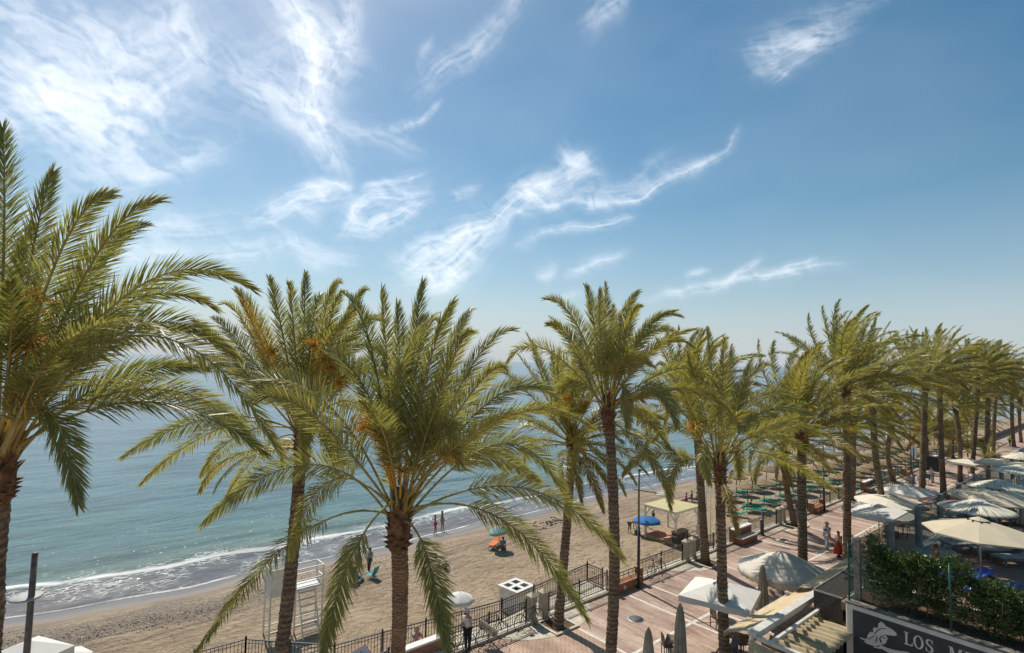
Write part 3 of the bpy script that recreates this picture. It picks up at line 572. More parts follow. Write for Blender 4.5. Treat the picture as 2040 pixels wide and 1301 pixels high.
# ================================================================== PROMENADE
def pave_material(small):
    m, t, b = new_mat('brick_paving' if small else 'plank_paving')
    tc = nd(t, 'TexCoord'); mp = nd(t, 'Mapping'); lk(t, tc.outputs['Object'], mp.inputs[0])
    br = nd(t, 'TexBrick'); lk(t, mp.outputs[0], br.inputs['Vector']); br.inputs['Scale'].default_value = 1
    if small:
        br.inputs['Brick Width'].default_value = .25; br.inputs['Row Height'].default_value = .125; br.inputs['Mortar Size'].default_value = .016
        br.inputs['Color1'].default_value = (.44, .29, .21, 1); br.inputs['Color2'].default_value = (.33, .20, .14, 1); br.inputs['Mortar'].default_value = (.60, .50, .38, 1)
    else:
        br.inputs['Brick Width'].default_value = .62; br.inputs['Row Height'].default_value = .115; br.inputs['Mortar Size'].default_value = .006
        br.inputs['Color1'].default_value = (.54, .43, .35, 1); br.inputs['Color2'].default_value = (.40, .275, .215, 1); br.inputs['Mortar'].default_value = (.24, .17, .13, 1)
    n = nd(t, 'TexNoise'); n.inputs['Scale'].default_value = .7; n.inputs['Detail'].default_value = 6; m2 = nd(t, 'Mapping'); m2.inputs['Scale'].default_value = (.45, 1.6, 1); lk(t, tc.outputs['Object'], m2.inputs[0]); lk(t, m2.outputs[0], n.inputs['Vector'])
    r = nd(t, 'ValToRGB'); e = r.color_ramp.elements; e[0].position = .32; e[0].color = (.70, .62, .60, 1); e[1].position = .7; e[1].color = (1.15, 1.12, 1.06, 1); lk(t, n.outputs[0], r.inputs[0])
    mx = nd(t, 'Mix', data_type='RGBA', blend_type='MULTIPLY'); mx.inputs[0].default_value = 1; lk(t, br.outputs[0], mx.inputs[6]); lk(t, r.outputs[0], mx.inputs[7])
    n3 = nd(t, 'TexNoise'); n3.inputs['Scale'].default_value = .33; n3.inputs['Detail'].default_value = 9; n3.inputs['Roughness'].default_value = .68; lk(t, tc.outputs['Object'], n3.inputs['Vector']); r3 = nd(t, 'ValToRGB'); e = r3.color_ramp.elements; e[0].position = .36; e[0].color = (.66, .60, .56, 1); e[1].position = .5; e[1].color = (1, 1, 1, 1); lk(t, n3.outputs[0], r3.inputs[0])
    m3 = nd(t, 'Mix', data_type='RGBA', blend_type='MULTIPLY'); m3.inputs[0].default_value = .8; lk(t, mx.outputs[2], m3.inputs[6]); lk(t, r3.outputs[0], m3.inputs[7])
    lk(t, m3.outputs[2], b.inputs['Base Color']); b.inputs['Roughness'].default_value = .75
    bp = nd(t, 'Bump'); bp.inputs['Distance'].default_value = .004; lk(t, br.outputs['Fac'], bp.inputs['Height']); bp.invert = True; lk(t, bp.outputs[0], b.inputs['Normal'])
    return m
M_STONE = noise_mat('pale_stone', (.42, .36, .27), (.60, .53, .42), .8, 3, bump=.15)
M_WSTRIP = noise_mat('white_marble_strip', (.55, .50, .43), (.72, .68, .60), .6, 5)
M_SOIL = noise_mat('soil', (.06, .035, .018), (.17, .10, .055), .95, 9, bump=.6)
M_IRON = noise_mat('black_iron', (.010, .011, .014), (.024, .026, .032), .45, 8)
M_BRICK = None
def brick_material():
    m, t, b = new_mat('red_brick'); tc = nd(t, 'TexCoord'); br = nd(t, 'TexBrick'); sx = nd(t, 'SeparateXYZ'); cx = nd(t, 'CombineXYZ'); ad = nd(t, 'Math', operation='ADD')
    lk(t, tc.outputs['Object'], sx.inputs[0]); lk(t, sx.outputs[0], ad.inputs[0]); lk(t, sx.outputs[1], ad.inputs[1]); lk(t, ad.outputs[0], cx.inputs[0]); lk(t, sx.outputs[2], cx.inputs[1]); lk(t, cx.outputs[0], br.inputs['Vector'])
    br.inputs['Scale'].default_value = 1; br.inputs['Brick Width'].default_value = .24; br.inputs['Row Height'].default_value = .065; br.inputs['Mortar Size'].default_value = .009
    br.inputs['Color1'].default_value = (.36, .14, .065, 1); br.inputs['Color2'].default_value = (.24, .085, .04, 1); br.inputs['Mortar'].default_value = (.36, .24, .16, 1)
    lk(t, br.outputs[0], b.inputs['Base Color']); b.inputs['Roughness'].default_value = .85
    return m
M_BRICK = brick_material()
M_WHITEP = noise_mat('white_paint', (.62, .60, .55), (.78, .76, .70), .5, 4)
M_WALLC = noise_mat('cream_render', (.52, .48, .40), (.66, .62, .53), .8, 2.5, bump=.1)
PIT = 12.62; PY = [5.6, 18.2, 30.9, 43.5, 56.0, 68.8, 81.3, 94.6, 108, 122.3]
# paving: near part small bricks, the rest long planks; sea wall underneath
pm = MB(); pm.poly([(-19.28, 18.77), (60, 18.77), (60, 420), (-19.28, 420)], -.25, 0.); tag(pm.build('promenade_pavement', pave_material(False)), kind='structure')
pm = MB(); pm.poly([(-19.28, -60), (60, -60), (60, 18.77), (-19.28, 18.77)], -.25, 0.); tag(pm.build('promenade_pavement', pave_material(True)), kind='structure')
pm = MB(); pm.box((-19.4, 180, -1.9), (.24, 480, 3.86)); tag(pm.build('sea_wall', M_WALLC), 'cream retaining wall between the beach and the promenade', 'wall')
sm_ = MB()
for k in range(-2, 12):
    y0 = 18.77+PIT*k
    for dy, a in ((0, -17.3), (4.65, -18.1), (6.65, -18.1)): sm_.poly([(a, y0+dy-.075), (-14.53, y0+dy-.075), (-14.53, y0+dy+.075), (a, y0+dy+.075)], .001, .005)
for k in range(-2, 3):
    y0 = 18.77+PIT*k
    for dy in (0, 4.65, 6.65): sm_.poly([(-14.37, y0+dy-.075), (-7.0 if y0+dy < 22 else -8.6, y0+dy-.075), (-7.0 if y0+dy < 22 else -8.6, y0+dy+.075), (-14.37, y0+dy+.075)], .001, .005)
sm_.poly([(-14.53, -40), (-14.37, -40), (-14.37, 150), (-14.53, 150)], .001, .005)
tag(sm_.build('paving_lines', M_WSTRIP), kind='structure')
ap = MB(); so_ = MB(); bd = MB()
for py in [-7]+PY:
    arc = []
    for i in range(25):
        th = math.asin(2.95/3.55)*(i/12-1); arc.append((-20.95+.03+3.55*math.cos(th), py+3.55*math.sin(th)))
    arc = [(-18.88, arc[0][1])]+arc+[(-18.88, arc[-1][1])]
    ap.poly([(max(x, -18.88), y) for x, y in arc[::1]], .001, .012)
    bx, w = -18.12, .72
    for a in ((bx-w, py-w, bx+w, py-w+.13), (bx-w, py+w-.13, bx+w, py+w), (bx+w-.13, py-w+.13, bx+w, py+w-.13), (bx-w, py-w+.13, bx-w+.13, py+w-.13)):
        bd.poly([(a[0], a[1]), (a[2], a[1]), (a[2], a[3]), (a[0], a[3])], .005, .075)
    so_.poly([(bx-w+.13, py-w+.13), (bx+w-.13, py-w+.13), (bx+w-.13, py+w-.13), (bx-w+.13, py+w-.13)], .005, .03)
tag(ap.build('planter_paving', M_STONE), kind='structure'); tag(bd.build('planter_kerb', M_STONE), kind='structure'); tag(so_.build('planter_ground', M_SOIL), kind='structure')
kb = MB(); kb.box((-19.05, 180, .06), (.34, 480, .12)); tag(kb.build('kerb', M_STONE), kind='structure')
# ---- iron railing
def railing(x0, y0, x1, y1, z0, label, group, hgt=.92, zbase=None, posts=True, z1=None):
    z1 = z0 if z1 is None else z1
    t = thing('iron_railing', (x0, y0, z0), label, 'railing', group); v = Vector((x1-x0, y1-y0, z1-z0)); L = Vector((v.x, v.y)).length; n = max(2, int(L/.13)); mb = MB()
    up = Vector((0, 0, 1)); A = lambda f, z: Vector((v.x*f, v.y*f, v.z*f+z))
    mb.beam(A(0, hgt), A(1, hgt), .05, .035); mb.beam(A(0, .10), A(1, .10), .03, .03); mb.beam(A(0, hgt-.13), A(1, hgt-.13), .022, .022)
    for i in range(1, n): mb.beam(A(i/n, .11), A(i/n, hgt-.02), .018, .018)
    mb.build('railing_bars', M_IRON, t)
    if posts:
        k = max(1, round(L/2.1))
        for i in range(k+1):
            p = MB(); p.box((0, 0, (hgt+.06)/2), (.06, .06, hgt+.06)); p.ball((0, 0, hgt+.09), .045, 8); p.build('post', M_IRON, t, loc=A(i/k, 0))
    return t
def pillar(x, y, label):
    mb = MB()
    mb.box((0, 0, .12), (.40, .40, .24)); mb.box((0, 0, .70), (.33, .33, .92))
    for a in (-1, 1):
        for s_ in (-.09, 0, .09): mb.box((a*.168, s_, .70), (.02, .045, .8)); mb.box((s_, a*.168, .70), (.045, .02, .8))
    t = thing('stone_pillar', (x, y, 0), label, 'pillar', 'pairs of stone pillars in the railing'); mb.build('shaft', M_STONE, t, bevel=.008)
    c = MB(); c.box((0, 0, 1.19), (.40, .40, .06)); c.add([(-.19, -.19, 1.22), (.19, -.19, 1.22), (.19, .19, 1.22), (-.19, .19, 1.22), (0, 0, 1.38)], [(0, 1, 4), (1, 2, 4), (2, 3, 4), (3, 0, 4)])
    c.build('cap', M_STONE, t)
    return t
def bench_brick(y, low, label):
    """kind A: low brick box with end blocks and iron back; kind B: high brick back with a white seat and top"""
    t = thing('brick_bench', (-18.78, y, 0), label, 'bench', 'brick benches along the railing')
    if low:
        b = MB(); b.box((.0, 0, .24), (.52, 2.0, .48)); b.build('seat', M_BRICK, t, bevel=.01)
        for s_ in (-1, 1):
            e = MB(); e.box((-.06, s_*1.12, .40), (.40, .24, .80)); e.box((-.06, s_*1.12, .82), (.44, .28, .05)); e.build('end_block', M_BRICK, t, bevel=.01)
        r = MB()
        for z in (.62, .80): r.beam((-.22, -1.0, z), (-.22, 1.0, z), .03, .03)
        for i in range(5): r.beam((-.22, -.8+.4*i, .48), (-.22, -.8+.4*i, .80), .02, .02)
        r.build('iron_back', M_IRON, t)
        for s_ in (-.5, .5):
            w = MB(); w.add([(.264, s_-.12, .24), (.264, s_, .10), (.264, s_+.12, .24), (.264, s_, .38)], [(0, 1, 2, 3)]); w.build('diamond_tile', M_WHITEP, t)
    else:
        b = MB(); b.box((-.16, 0, .45), (.26, 2.4, .9)); b.build('back_wall', M_BRICK, t, bevel=.01)
        b = MB(); b.box((.22, 0, .20), (.50, 2.1, .40)); b.build('base', M_BRICK, t, bevel=.01)
        b = MB(); b.box((.22, 0, .435), (.56, 2.2, .07)); b.build('seat', M_WHITEP, t, bevel=.01)
        b = MB(); b.box((-.16, 0, .94), (.36, 2.5, .08)); b.build('coping', M_WHITEP, t, bevel=.01)
    return t
WORDN = ['nearest the camera', 'by the leaning palm', 'by the parked bicycle', 'by the blue grey bollard', 'behind the vest man', 'by the row of bicycles', 'before the dark bin', 'beyond the dark bin', 'far along', 'farthest along']
for i, py in enumerate(PY[:9]):
    w = WORDN[i]
    pillar(-19.05, py-.75, 'cream stone pillar, nearer of the pair '+w); pillar(-19.05, py-.02, 'cream stone pillar, farther of the pair '+w)
    A_ = i % 2 == 1; by = py+5.9 if A_ else py+5.9
    nxt = PY[i+1]
    if i < 7:
        bench_brick(by, A_, ('low brick bench with iron back ' if A_ else 'brick bench with white seat and white top ')+['in front of the man with parasol', 'beside the lamp post near the tall palm', 'next to the dark bollard', 'beside the second lamp post', 'left of the white parasols', 'near the small sign post', 'far beyond the bins'][i])
        railing(-19.05, py+.35, -19.05, by-1.32, .12, 'black iron railing between pillars and bench, '+w, 'black iron railings on the kerb')
        railing(-19.05, by+1.32, -19.05, nxt-1.1, .12, 'black iron railing from the bench to the next pillars, after '+w, 'black iron railings on the kerb')
    else: railing(-19.05, py+.35, -19.05, nxt-1.1, .12, 'distant black iron railing '+w, 'black iron railings on the kerb')
railing(-19.05, -3, -19.05, 4.5, .12, 'black iron railing at the lower left beside the lifeguard chair', 'black iron railings on the kerb')
# beach ramp fence on the sea side
q0, q1, q2 = G(460, 1312, 0), G(490, 1298, 0), G(1170, 1142, 0)
a0 = G(490, 1272, 1.); a1 = G(667, 1284, 1.); a2 = G(1000, 1195, 1.0); a3 = G(1170, 1122, 1.0); a4 = G(1200, 1134, 1.)
railing(a0.x, a0.y, a0.x-.2, a0.y-3.5, .05, 'black iron fence running down to the sand at the lower left', 'black fences of the beach ramp')
railing(a0.x, a0.y, a1.x, a1.y, .05, 'black iron fence crossing behind the lifeguard chair legs', 'black fences of the beach ramp')
railing(a1.x, a1.y, a2.x, a2.y, .05, 'long black iron fence of the ramp behind the two bicycles', 'black fences of the beach ramp')
railing(a2.x, a2.y, a3.x, a3.y, .05, 'black iron fence of the ramp behind the white box', 'black fences of the beach ramp')
railing(a3.x, a3.y, a4.x, a4.y, .05, 'short black iron fence closing the ramp beside the brick bench', 'black fences of the beach ramp')
rp = MB(); rp.poly([(a0.x-.1, a0.y), (a1.x-.08, a1.y), (a2.x-.08, a2.y), (a3.x-.08, a3.y), (-19.53, a4.y), (-19.53, a0.y-1.5), (a0.x, a0.y-1.5)], -2.9, .04); tag(rp.build('beach_ramp_path', M_STONE), kind='structure')
# ---- lamps
M_POLE = noise_mat('lamp_pole_dark', (.02, .022, .026), (.05, .052, .058), .5, 6)
M_POLEG = noise_mat('lamp_pole_bronze', (.10, .08, .065), (.20, .165, .13), .55, 5)
M_DISC = noise_mat('lamp_disc_grey', (.30, .30, .28), (.44, .44, .41), .6, 9)
def lamp(x, y, label, H_=6.3, disc=(1.05, .1), zd=4.95, azd=.9):
    t = thing('street_lamp', (x, y, 0), label, 'street lamp', 'lamp posts with a round reflector disc')
    p = MB(); p.tube([(0, 0, 0), (0, 0, .03)], [.14, .14], 12); p.tube([(0, 0, .03), (0, 0, 3.2)], [.085, .075], 10); p.build('lower_pole', M_POLE, t)
    p = MB(); p.tube([(0, 0, 3.2), (0, 0, H_)], [.06, .05], 10); p.box((.05, 0, H_-.05), (.18, .10, .12)); p.build('upper_pole', M_POLEG, t)
    d = Vector((math.cos(azd), math.sin(azd), 0)); e = d*1.15; m = MB()
    m.tube([Vector((0, 0, zd+.28))-d*.35, Vector((0, 0, zd+.22)), e+Vector((0, 0, zd+.05))], [.025, .03, .03], 6); m.tube([Vector((0, 0, H_-.4)), e*.8+Vector((0, 0, zd+.12))], [.008, .008], 4); m.build('arm', M_POLEG, t)
    m = MB(); c = e+d*.1; m.lathe((c.x, c.y, zd), [(.40, 0), (.44, .02), (.40, .05), (.05, .08)], 20); m.build('reflector_disc', M_DISC, t)
    return t
lamp(-18.38, 24.57, 'tall lamp post beside the low brick bench and parked bicycle')
lamp(-18.5, 49.99, 'lamp post beside the low brick bench behind the thick palm trunk')
lamp(-17.95, 72.6, 'lamp post with a blue grey sign behind the walkers', H_=7.4)
lamp(-17.6, 98, 'far lamp post beyond the bins, dark and slim', H_=7)
p_ = D(48, 1330, 14.5); 
t = thing('street_lamp', (p_.x, p_.y, 0), 'leaning grey lamp post with a round disc at the lower left', 'street lamp', 'lamp posts with a round reflector disc')
tp = D(70, 1101, 14.5)-Vector((p_.x, p_.y, 0)); dk_ = D(52, 1190, 14.5)-Vector((p_.x, p_.y, 0))
m = MB(); m.tube([(0, 0, 0), (tp.x*.5, tp.y*.5, tp.z*.5), tp], [.085, .08, .072], 10); m.build('pole', M_POLEG, t)
m = MB(); m.lathe(dk_+Vector((-.0, 0, -.02)), [(.34, 0), (.38, .03), (.34, .06), (.1, .08)], 24); m.build('reflector_disc', M_DISC, t)
# ================================================================== PEOPLE
_mc = {}
def cm(c, rough=.8, name='cloth', **kw):
    k = (c, rough, name)
    if k not in _mc: _mc[k] = simple(name, c, rough, **kw)
    return _mc[k]
SKIN = (.46, .25, .16); SKIN_T = (.36, .16, .085)
HAIRS = {'dark': (.03, .02, .015), 'brown': (.12, .06, .03), 'grey': (.35, .33, .30), 'red': (.22, .06, .02), 'blond': (.45, .32, .15)}
def skin_mesh(name, nodes, edges, root, mat, parent, sub=1):
    names = list(nodes); me = bpy.data.meshes.new(name); me.from_pydata([nodes[n][0] for n in names], [(names.index(a), names.index(b)) for a, b in edges], []); me.materials.append(mat)
    o = bpy.data.objects.new(name, me); COL.objects.link(o); o.parent = parent
    m = o.modifiers.new('skin', 'SKIN'); m.use_smooth_shade = True
    sv = me.skin_vertices[0].data if me.skin_vertices else None
    if sv is None:
        bm = bmesh.new(); bm.from_mesh(me); bm.verts.layers.skin.verify(); bm.to_mesh(me); bm.free(); sv = me.skin_vertices[0].data
    for i, n in enumerate(names):
        r = nodes[n][1]; sv[i].radius = r if isinstance(r, tuple) else (r, r); sv[i].use_root = (n == root)
    s_ = o.modifiers.new('subsurf', 'SUBSURF'); s_.levels = sub; s_.render_levels = sub
    return o
def person(pos, h, face, label, top=None, bottom=None, hair='dark', hat=None, skin=SKIN, torso=4, legs=((4, 4), (-6, 2)), arms=((8, 12, 12), (-6, 14, 12)), seat=None,
           sleeves=True, long_=True, skirt=None, shoes=(.05, .04, .04), bulk=1., group=None, vest=None, strap=None, look=0, hairlen=0, z_up=None, stripes=None, lie=False):
    """face: heading in world degrees; legs: (thigh forward, knee bend); arms: (forward, elbow bend, out)"""
    s = h/1.75; t = thing('person', pos, label, 'person', group, rad(face)); b = bulk
    def V(x, y, z): return Vector((x, y, z))
    def rot(v, a): a = rad(a); return Vector((v.x*math.cos(a)+v.z*math.sin(a), v.y, -v.x*math.sin(a)+v.z*math.cos(a)))
    def leg(side, th, kn):
        hip = V(0, side*.09, -.03); k = hip + rot(V(0, side*.01, -.42), -th); a = k + rot(V(0, 0, -.41), -th+kn); toe = a + rot(V(.16, side*.02, -.05), 0 if seat is None else min(20, 0)); return hip, k, a, toe
    LG = [leg(sd, *legs[i]) for i, sd in enumerate((1, -1))]
    low = min(l[2].z for l in LG); pz = (.085-low) if seat is None else seat/s+.10
    if lie: pz = seat/s+.13
    tp = lambda x, y, z: rot(V(x, y, z), torso)
    N = {'pel': (V(0, 0, 0), (.135*b, .115*b)), 'waist': (tp(0, 0, .15), (.125*b, .10*b)), 'chest': (tp(.005, 0, .34), (.155*b, .115*b)), 'up': (tp(0, 0, .46), (.115, .085)), 'neck': (tp(.005, 0, .545), (.055, .055))}
    hd = tp(.005, 0, .545); R_ = lambda x, z: hd + rot(V(x, 0, z), torso*.4+look)
    N['jaw'] = (R_(.02, .07), (.068, .075)); N['head'] = (R_(.012, .135), (.078, .092)); N['crown'] = (R_(.0, .195), (.06, .07)); N['nose'] = (R_(.105, .10), (.014, .014))
    E = [('pel', 'waist'), ('waist', 'chest'), ('chest', 'up'), ('up', 'neck'), ('neck', 'jaw'), ('jaw', 'head'), ('head', 'crown'), ('jaw', 'nose')]
    AR = []
    for i, sd in enumerate((1, -1)):
        f, e, o_ = arms[i]; sh = tp(0, sd*.17, .455); ud = rot(V(0, sd*math.sin(rad(o_)), -math.cos(rad(o_))), -f+torso*.0); el = sh+ud*.28; fd = rot(V(0, sd*math.sin(rad(o_*.3)), -math.cos(rad(o_*.3))), -f-e); wr = el+fd*.25; hn = wr+fd*.08
        AR.append((sh, el, wr, hn, fd)); k = 'lr'[i]
        N['sh'+k] = (sh, (.062*b, .062*b)); N['el'+k] = (el, (.042, .042)); N['wr'+k] = (wr, (.028, .03)); N['hn'+k] = (hn, (.022, .038)); E += [('up', 'sh'+k), ('sh'+k, 'el'+k), ('el'+k, 'wr'+k), ('wr'+k, 'hn'+k)]
        sdv = V(0, 1, 0) if abs(fd.y) < .8 else V(1, 0, 0); pv = fd.cross(sdv).normalized()
        for q in range(4): N['f%s%d' % (k, q)] = (hn+fd*(.075-.008*abs(q-1.3))+pv*(-.03+.02*q)+sdv*.006, (.009, .009)); E.append(('hn'+k, 'f%s%d' % (k, q)))
        N['th'+k] = (wr+fd*.07+pv*.055, (.010, .010)); E.append(('hn'+k, 'th'+k))
    for i in range(2):
        k = 'lr'[i]; hp, kn, an, to = LG[i]
        N['hp'+k] = (hp, (.098*b, .098*b)); N['kn'+k] = (kn, (.058, .058)); N['an'+k] = (an, (.04, .04)); N['to'+k] = (to, (.035, .028)); E += [('pel', 'hp'+k), ('hp'+k, 'kn'+k), ('kn'+k, 'an'+k), ('an'+k, 'to'+k)]
    T3 = lambda v: v*s+V(0, 0, pz*s)
    N = {k: (T3(p), (r[0]*s, r[1]*s)) for k, (p, r) in N.items()}
    body = skin_mesh('body', N, E, 'pel', cm(skin, .6, 'skin'), t)
    gr = lambda ks, add, ov={}: {k: (ov.get(k, N[k][0]), (N[k][1][0]+add, N[k][1][1]+add)) for k in ks}
    if top:
        ks = ['pel', 'waist', 'chest', 'up', 'shl', 'shr'] ; es = [('pel', 'waist'), ('waist', 'chest'), ('chest', 'up'), ('up', 'shl'), ('up', 'shr')]; ov = {}
        if sleeves:
            for k in 'lr':
                ov['el'+k] = N['sh'+k][0].lerp(N['el'+k][0], .8 if sleeves != 'long' else 1); ks.append('el'+k); es.append(('sh'+k, 'el'+k))
                if sleeves == 'long': ks.append('wr'+k); es.append(('el'+k, 'wr'+k))
        g_ = gr(ks, .020, ov); g_['pel'] = (N['pel'][0].lerp(N['waist'][0], .1), g_['pel'][1]); mt = cm(top)
        if stripes: mt = stripes
        skin_mesh('shirt', g_, es, 'pel', mt, t)
    if vest: skin_mesh('waistcoat', gr(['waist', 'chest', 'up'], .034), [('waist', 'chest'), ('chest', 'up')], 'waist', cm(vest), t)
    if skirt:
        c, z0 = skirt; f0 = N['waist'][0]; zb = z0; m = MB(); pr = []; n = 20; rows = [(f0.z, .125*s*b), (N['pel'][0].z, .17*s*b), ((f0.z*.4+zb*.6), .24*s), (zb, .33*s)]
        vs = [V(f0.x+r*(1+.07*math.cos(6*2*math.pi*k/n)*(i/3))*math.cos(2*math.pi*k/n), r*(1+.07*math.cos(6*2*math.pi*k/n)*(i/3))*math.sin(2*math.pi*k/n), z) for i, (z, r) in enumerate(rows) for k in range(n)]
        m.add(vs, [(i*n+k, i*n+(k+1) % n, (i+1)*n+(k+1) % n, (i+1)*n+k) for i in range(3) for k in range(n)], True); m.build('skirt', cm(c), t)
    elif bottom:
        ks = ['pel', 'hpl', 'hpr', 'knl', 'knr']; es = [('pel', 'hpl'), ('pel', 'hpr'), ('hpl', 'knl'), ('hpr', 'knr')]; ov = {}
        if long_:
            for k in 'lr': ks.append('an'+k); es.append(('kn'+k, 'an'+k))
        else:
            for k in 'lr': ov['kn'+k] = N['hp'+k][0].lerp(N['kn'+k][0], .62)
        g_ = gr(ks, .018, ov)
        if not long_:
            for k in 'lr': g_['kn'+k] = (g_['kn'+k][0], (.085*s, .085*s))
        skin_mesh('trousers' if long_ else 'shorts', g_, es, 'pel', cm(bottom), t)
    hc = N['head'][0]; m = MB(); ax = (N['crown'][0]-N['jaw'][0]).normalized()
    if hair:
        fw = Vector((ax.z, 0, -ax.x))
        m.ball(hc-fw*.018*s+ax*.018*s, .103*s, 12, (1, .92, 1.0))
        if hairlen: m.ball(hc-fw*.05*s-ax*.09*s, .085*s, 10, (.8, 1, 1.5))
        m.build('hair', cm(HAIRS[hair], .7, 'hair'), t)
        for sd in (1, -1):
            e = MB(); e.ball(hc+fw*.086*s+V(0, sd*.03*s, 0)-ax*.01*s, .012*s, 6); e.build('eye', cm((.02, .015, .01), .3, 'eye'), t)
    if hat:
        m = MB(); q = N['crown'][0]; m.lathe((q.x, q.y, q.z-.02*s), [(.17*s, 0), (.17*s, .008), (.105*s, .02), (.10*s, .08*s), (.06*s, .10*s), (.005, .105*s)], 18); m.build('hat', cm(hat), t)
    if shoes:
        for i in range(2):
            a = LG[i][2]*s+V(0, 0, pz*s); to = LG[i][3]*s+V(0, 0, pz*s); m = MB(); m.tube([a+V(-.06*s, 0, -.03*s), a+V(.03*s, 0, -.025*s), to+V(.03*s, 0, -.0)], [.045*s, .052*s, .036*s], 8); m.build('shoe', cm(shoes, .5), t)
    t['hands'] = 0
    return t, N, AR
def stripe_mat(a, b_, sc):
    m, t, b = new_mat('striped_cloth'); tc = nd(t, 'TexCoord'); w = nd(t, 'TexWave', bands_direction='Z'); w.inputs['Scale'].default_value = sc; lk(t, tc.outputs['Object'], w.inputs['Vector'])
    r = nd(t, 'ValToRGB'); r.color_ramp.interpolation = 'CONSTANT'; r.color_ramp.elements[0].color = (*a, 1); r.color_ramp.elements[1].position = .5; r.color_ramp.elements[1].color = (*b_, 1)
    lk(t, w.outputs[0], r.inputs[0]); lk(t, r.outputs[0], b.inputs['Base Color']); b.inputs['Roughness'].default_value = .85; return m
WHITE = (.72, .69, .63)
def sand_at(x, y): t_ = x-float(shore(y)); return SEA_Z+float(np.interp(t_, [0, 2.5, 7, 14, 60], [0, .22, .55, SAND_Z-SEA_Z, SAND_Z-SEA_Z])) + (float(fbm(np.array([x*.5]), np.array([y*.5]), 4)[0])-.5)*.22*min(max((t_-3)/4, 0), 1)
def onsand(px, py, dz=0):
    p = G(px, py, -2.4)
    for _ in range(4): p = G(px, py, sand_at(p.x, p.y))
    return Vector((p.x, p.y, sand_at(p.x, p.y)+dz))
# promenade walkers
person(G(1647, 1094), 1.78, 75, 'man seen from behind in white clothes, dark waistcoat and straw hat', WHITE, (.62, .60, .54), 'grey', (.66, .60, .46), vest=(.045, .05, .07), legs=((14, 6), (-12, 8)), shoes=(.5, .48, .42))
_w, _n, _a = person(G(1670, 1109), 1.62, 70, 'woman in a striped top and long red skirt walking beside the hatted man', (.6, .5, .42), None, 'red', skirt=((.42, .035, .02), .22), stripes=stripe_mat((.62, .52, .42), (.20, .03, .025), 7.5), legs=((10, 4), (-8, 6)), sleeves='long')
m = MB(); m.tube([(0, .30, .55), (0, .30, .75)], [.09, .06], 8); tag(m.build('handbag', cm((.20, .10, .045), .5, 'leather'), None, loc=G(1667, 1109), rz=rad(70)), 'small brown handbag at the side of the woman in red', 'handbag')
_m, _n, _a = person(G(931, 1299), 1.76, -60, 'man in white shirt and black trousers under a white parasol', WHITE, (.015, .015, .02), 'dark', (.62, .62, .6), arms=((55, 95, 14), (4, 16, 10)), look=12, shoes=(.25, .25, .25), legs=((4, 2), (-4, 2)))
# white parasol held by him
def dome_canopy(mb, r, h, n=8, sag=.06, frill=.06, flat=.0, wav=0, sub=3):
    rows = []
    for i in range(7):
        f = i/6; rr = r*f; z = h*(1-f**1.7)
        row = []
        for k in range(n*sub):
            ph = (k % sub)/sub; sg = math.sin(math.pi*ph)
            row.append((rr*(1-sag*sg*f)*math.cos(2*math.pi*k/(n*sub)), rr*(1-sag*sg*f)*math.sin(2*math.pi*k/(n*sub)), z-sag*.6*sg*f*(h if h else 1)+0))
        rows.append(row)
    if frill: rows.append([(x*1.0, y*1.0, z-frill*(1+.25*math.sin(k*1.7))) for k, (x, y, z) in enumerate(rows[-1])])
    N_ = n*sub; vs = [p for row in rows for p in row]
    mb.add(vs, [(i*N_+k, i*N_+(k+1) % N_, (i+1)*N_+(k+1) % N_, (i+1)*N_+k) for i in range(len(rows)-1) for k in range(N_)], True)
def solid(o, th=.006):
    m = o.modifiers.new('solidify', 'SOLIDIFY'); m.thickness = th; return o
def cloth_tr(name, c, tr=.35, rough=.8):
    return noise_mat(name, dk(c, .9), c, rough, 2, trans=tr)
M_CANW = cloth_tr('white_canvas', (.85, .82, .75), .2); M_CANC = cloth_tr('cream_canvas', (.80, .73, .58), .15); M_CANT = cloth_tr('taupe_canvas', (.66, .56, .39), .12); M_CANG = cloth_tr('worn_grey_canvas', (.72, .65, .54), .12)
c_ = D(916, 1194, depth(G(931, 1299))-.1)
t = thing('hand_parasol', c_, 'white frilled hand parasol above the man in black trousers', 'parasol'); m = MB(); dome_canopy(m, .62, .28, 8, .1, .07); solid(m.build('canopy', M_CANW, t), .004)
m = MB(); m.tube([(0, 0, .36), (.12, .02, -.75)], .010, 6); m.build('stick', M_IRON, t)
person(G(826, 1310, 0.0)+Vector((0, 0, 0)), 1.62, 20, 'seated woman in a patterned pink blouse on the white bench', (.50, .33, .30), (.05, .05, .06), 'blond', legs=((88, 85), (86, 80)), seat=.45, torso=8, arms=((35, 50, 8), (30, 45, 8)), stripes=noise_mat('patterned_blouse', (.22, .08, .07), (.72, .60, .58), .8, 26, lo=.45, hi=.55), hairlen=1)
WK = 'walkers far along the promenade'
person(G(1810, 977), 1.68, 255, 'walker in pale clothes and straw hat by the bicycles', (.55, .50, .45), (.60, .52, .44), 'brown', (.50, .24, .12), group=WK, legs=((14, 8), (-14, 8)))
person(G(1819, 974), 1.64, 255, 'walker in a blue grey dress close to the hatted walker', (.30, .36, .44), None, 'dark', skirt=((.28, .34, .42), .5), group=WK, legs=((8, 8), (-8, 8)))
person(G(1833, 972), 1.7, 75, 'walker in beige half hidden by a palm trunk', (.55, .48, .40), (.40, .34, .28), 'grey', group=WK, legs=((10, 8), (-10, 8)))
person(G(1858, 962), 1.68, 250, 'man in a blue patterned shirt pushing a wheelchair', (.25, .33, .48), (.3, .3, .32), 'brown', group=WK, arms=((45, 30, 8), (45, 30, 8)), torso=10)
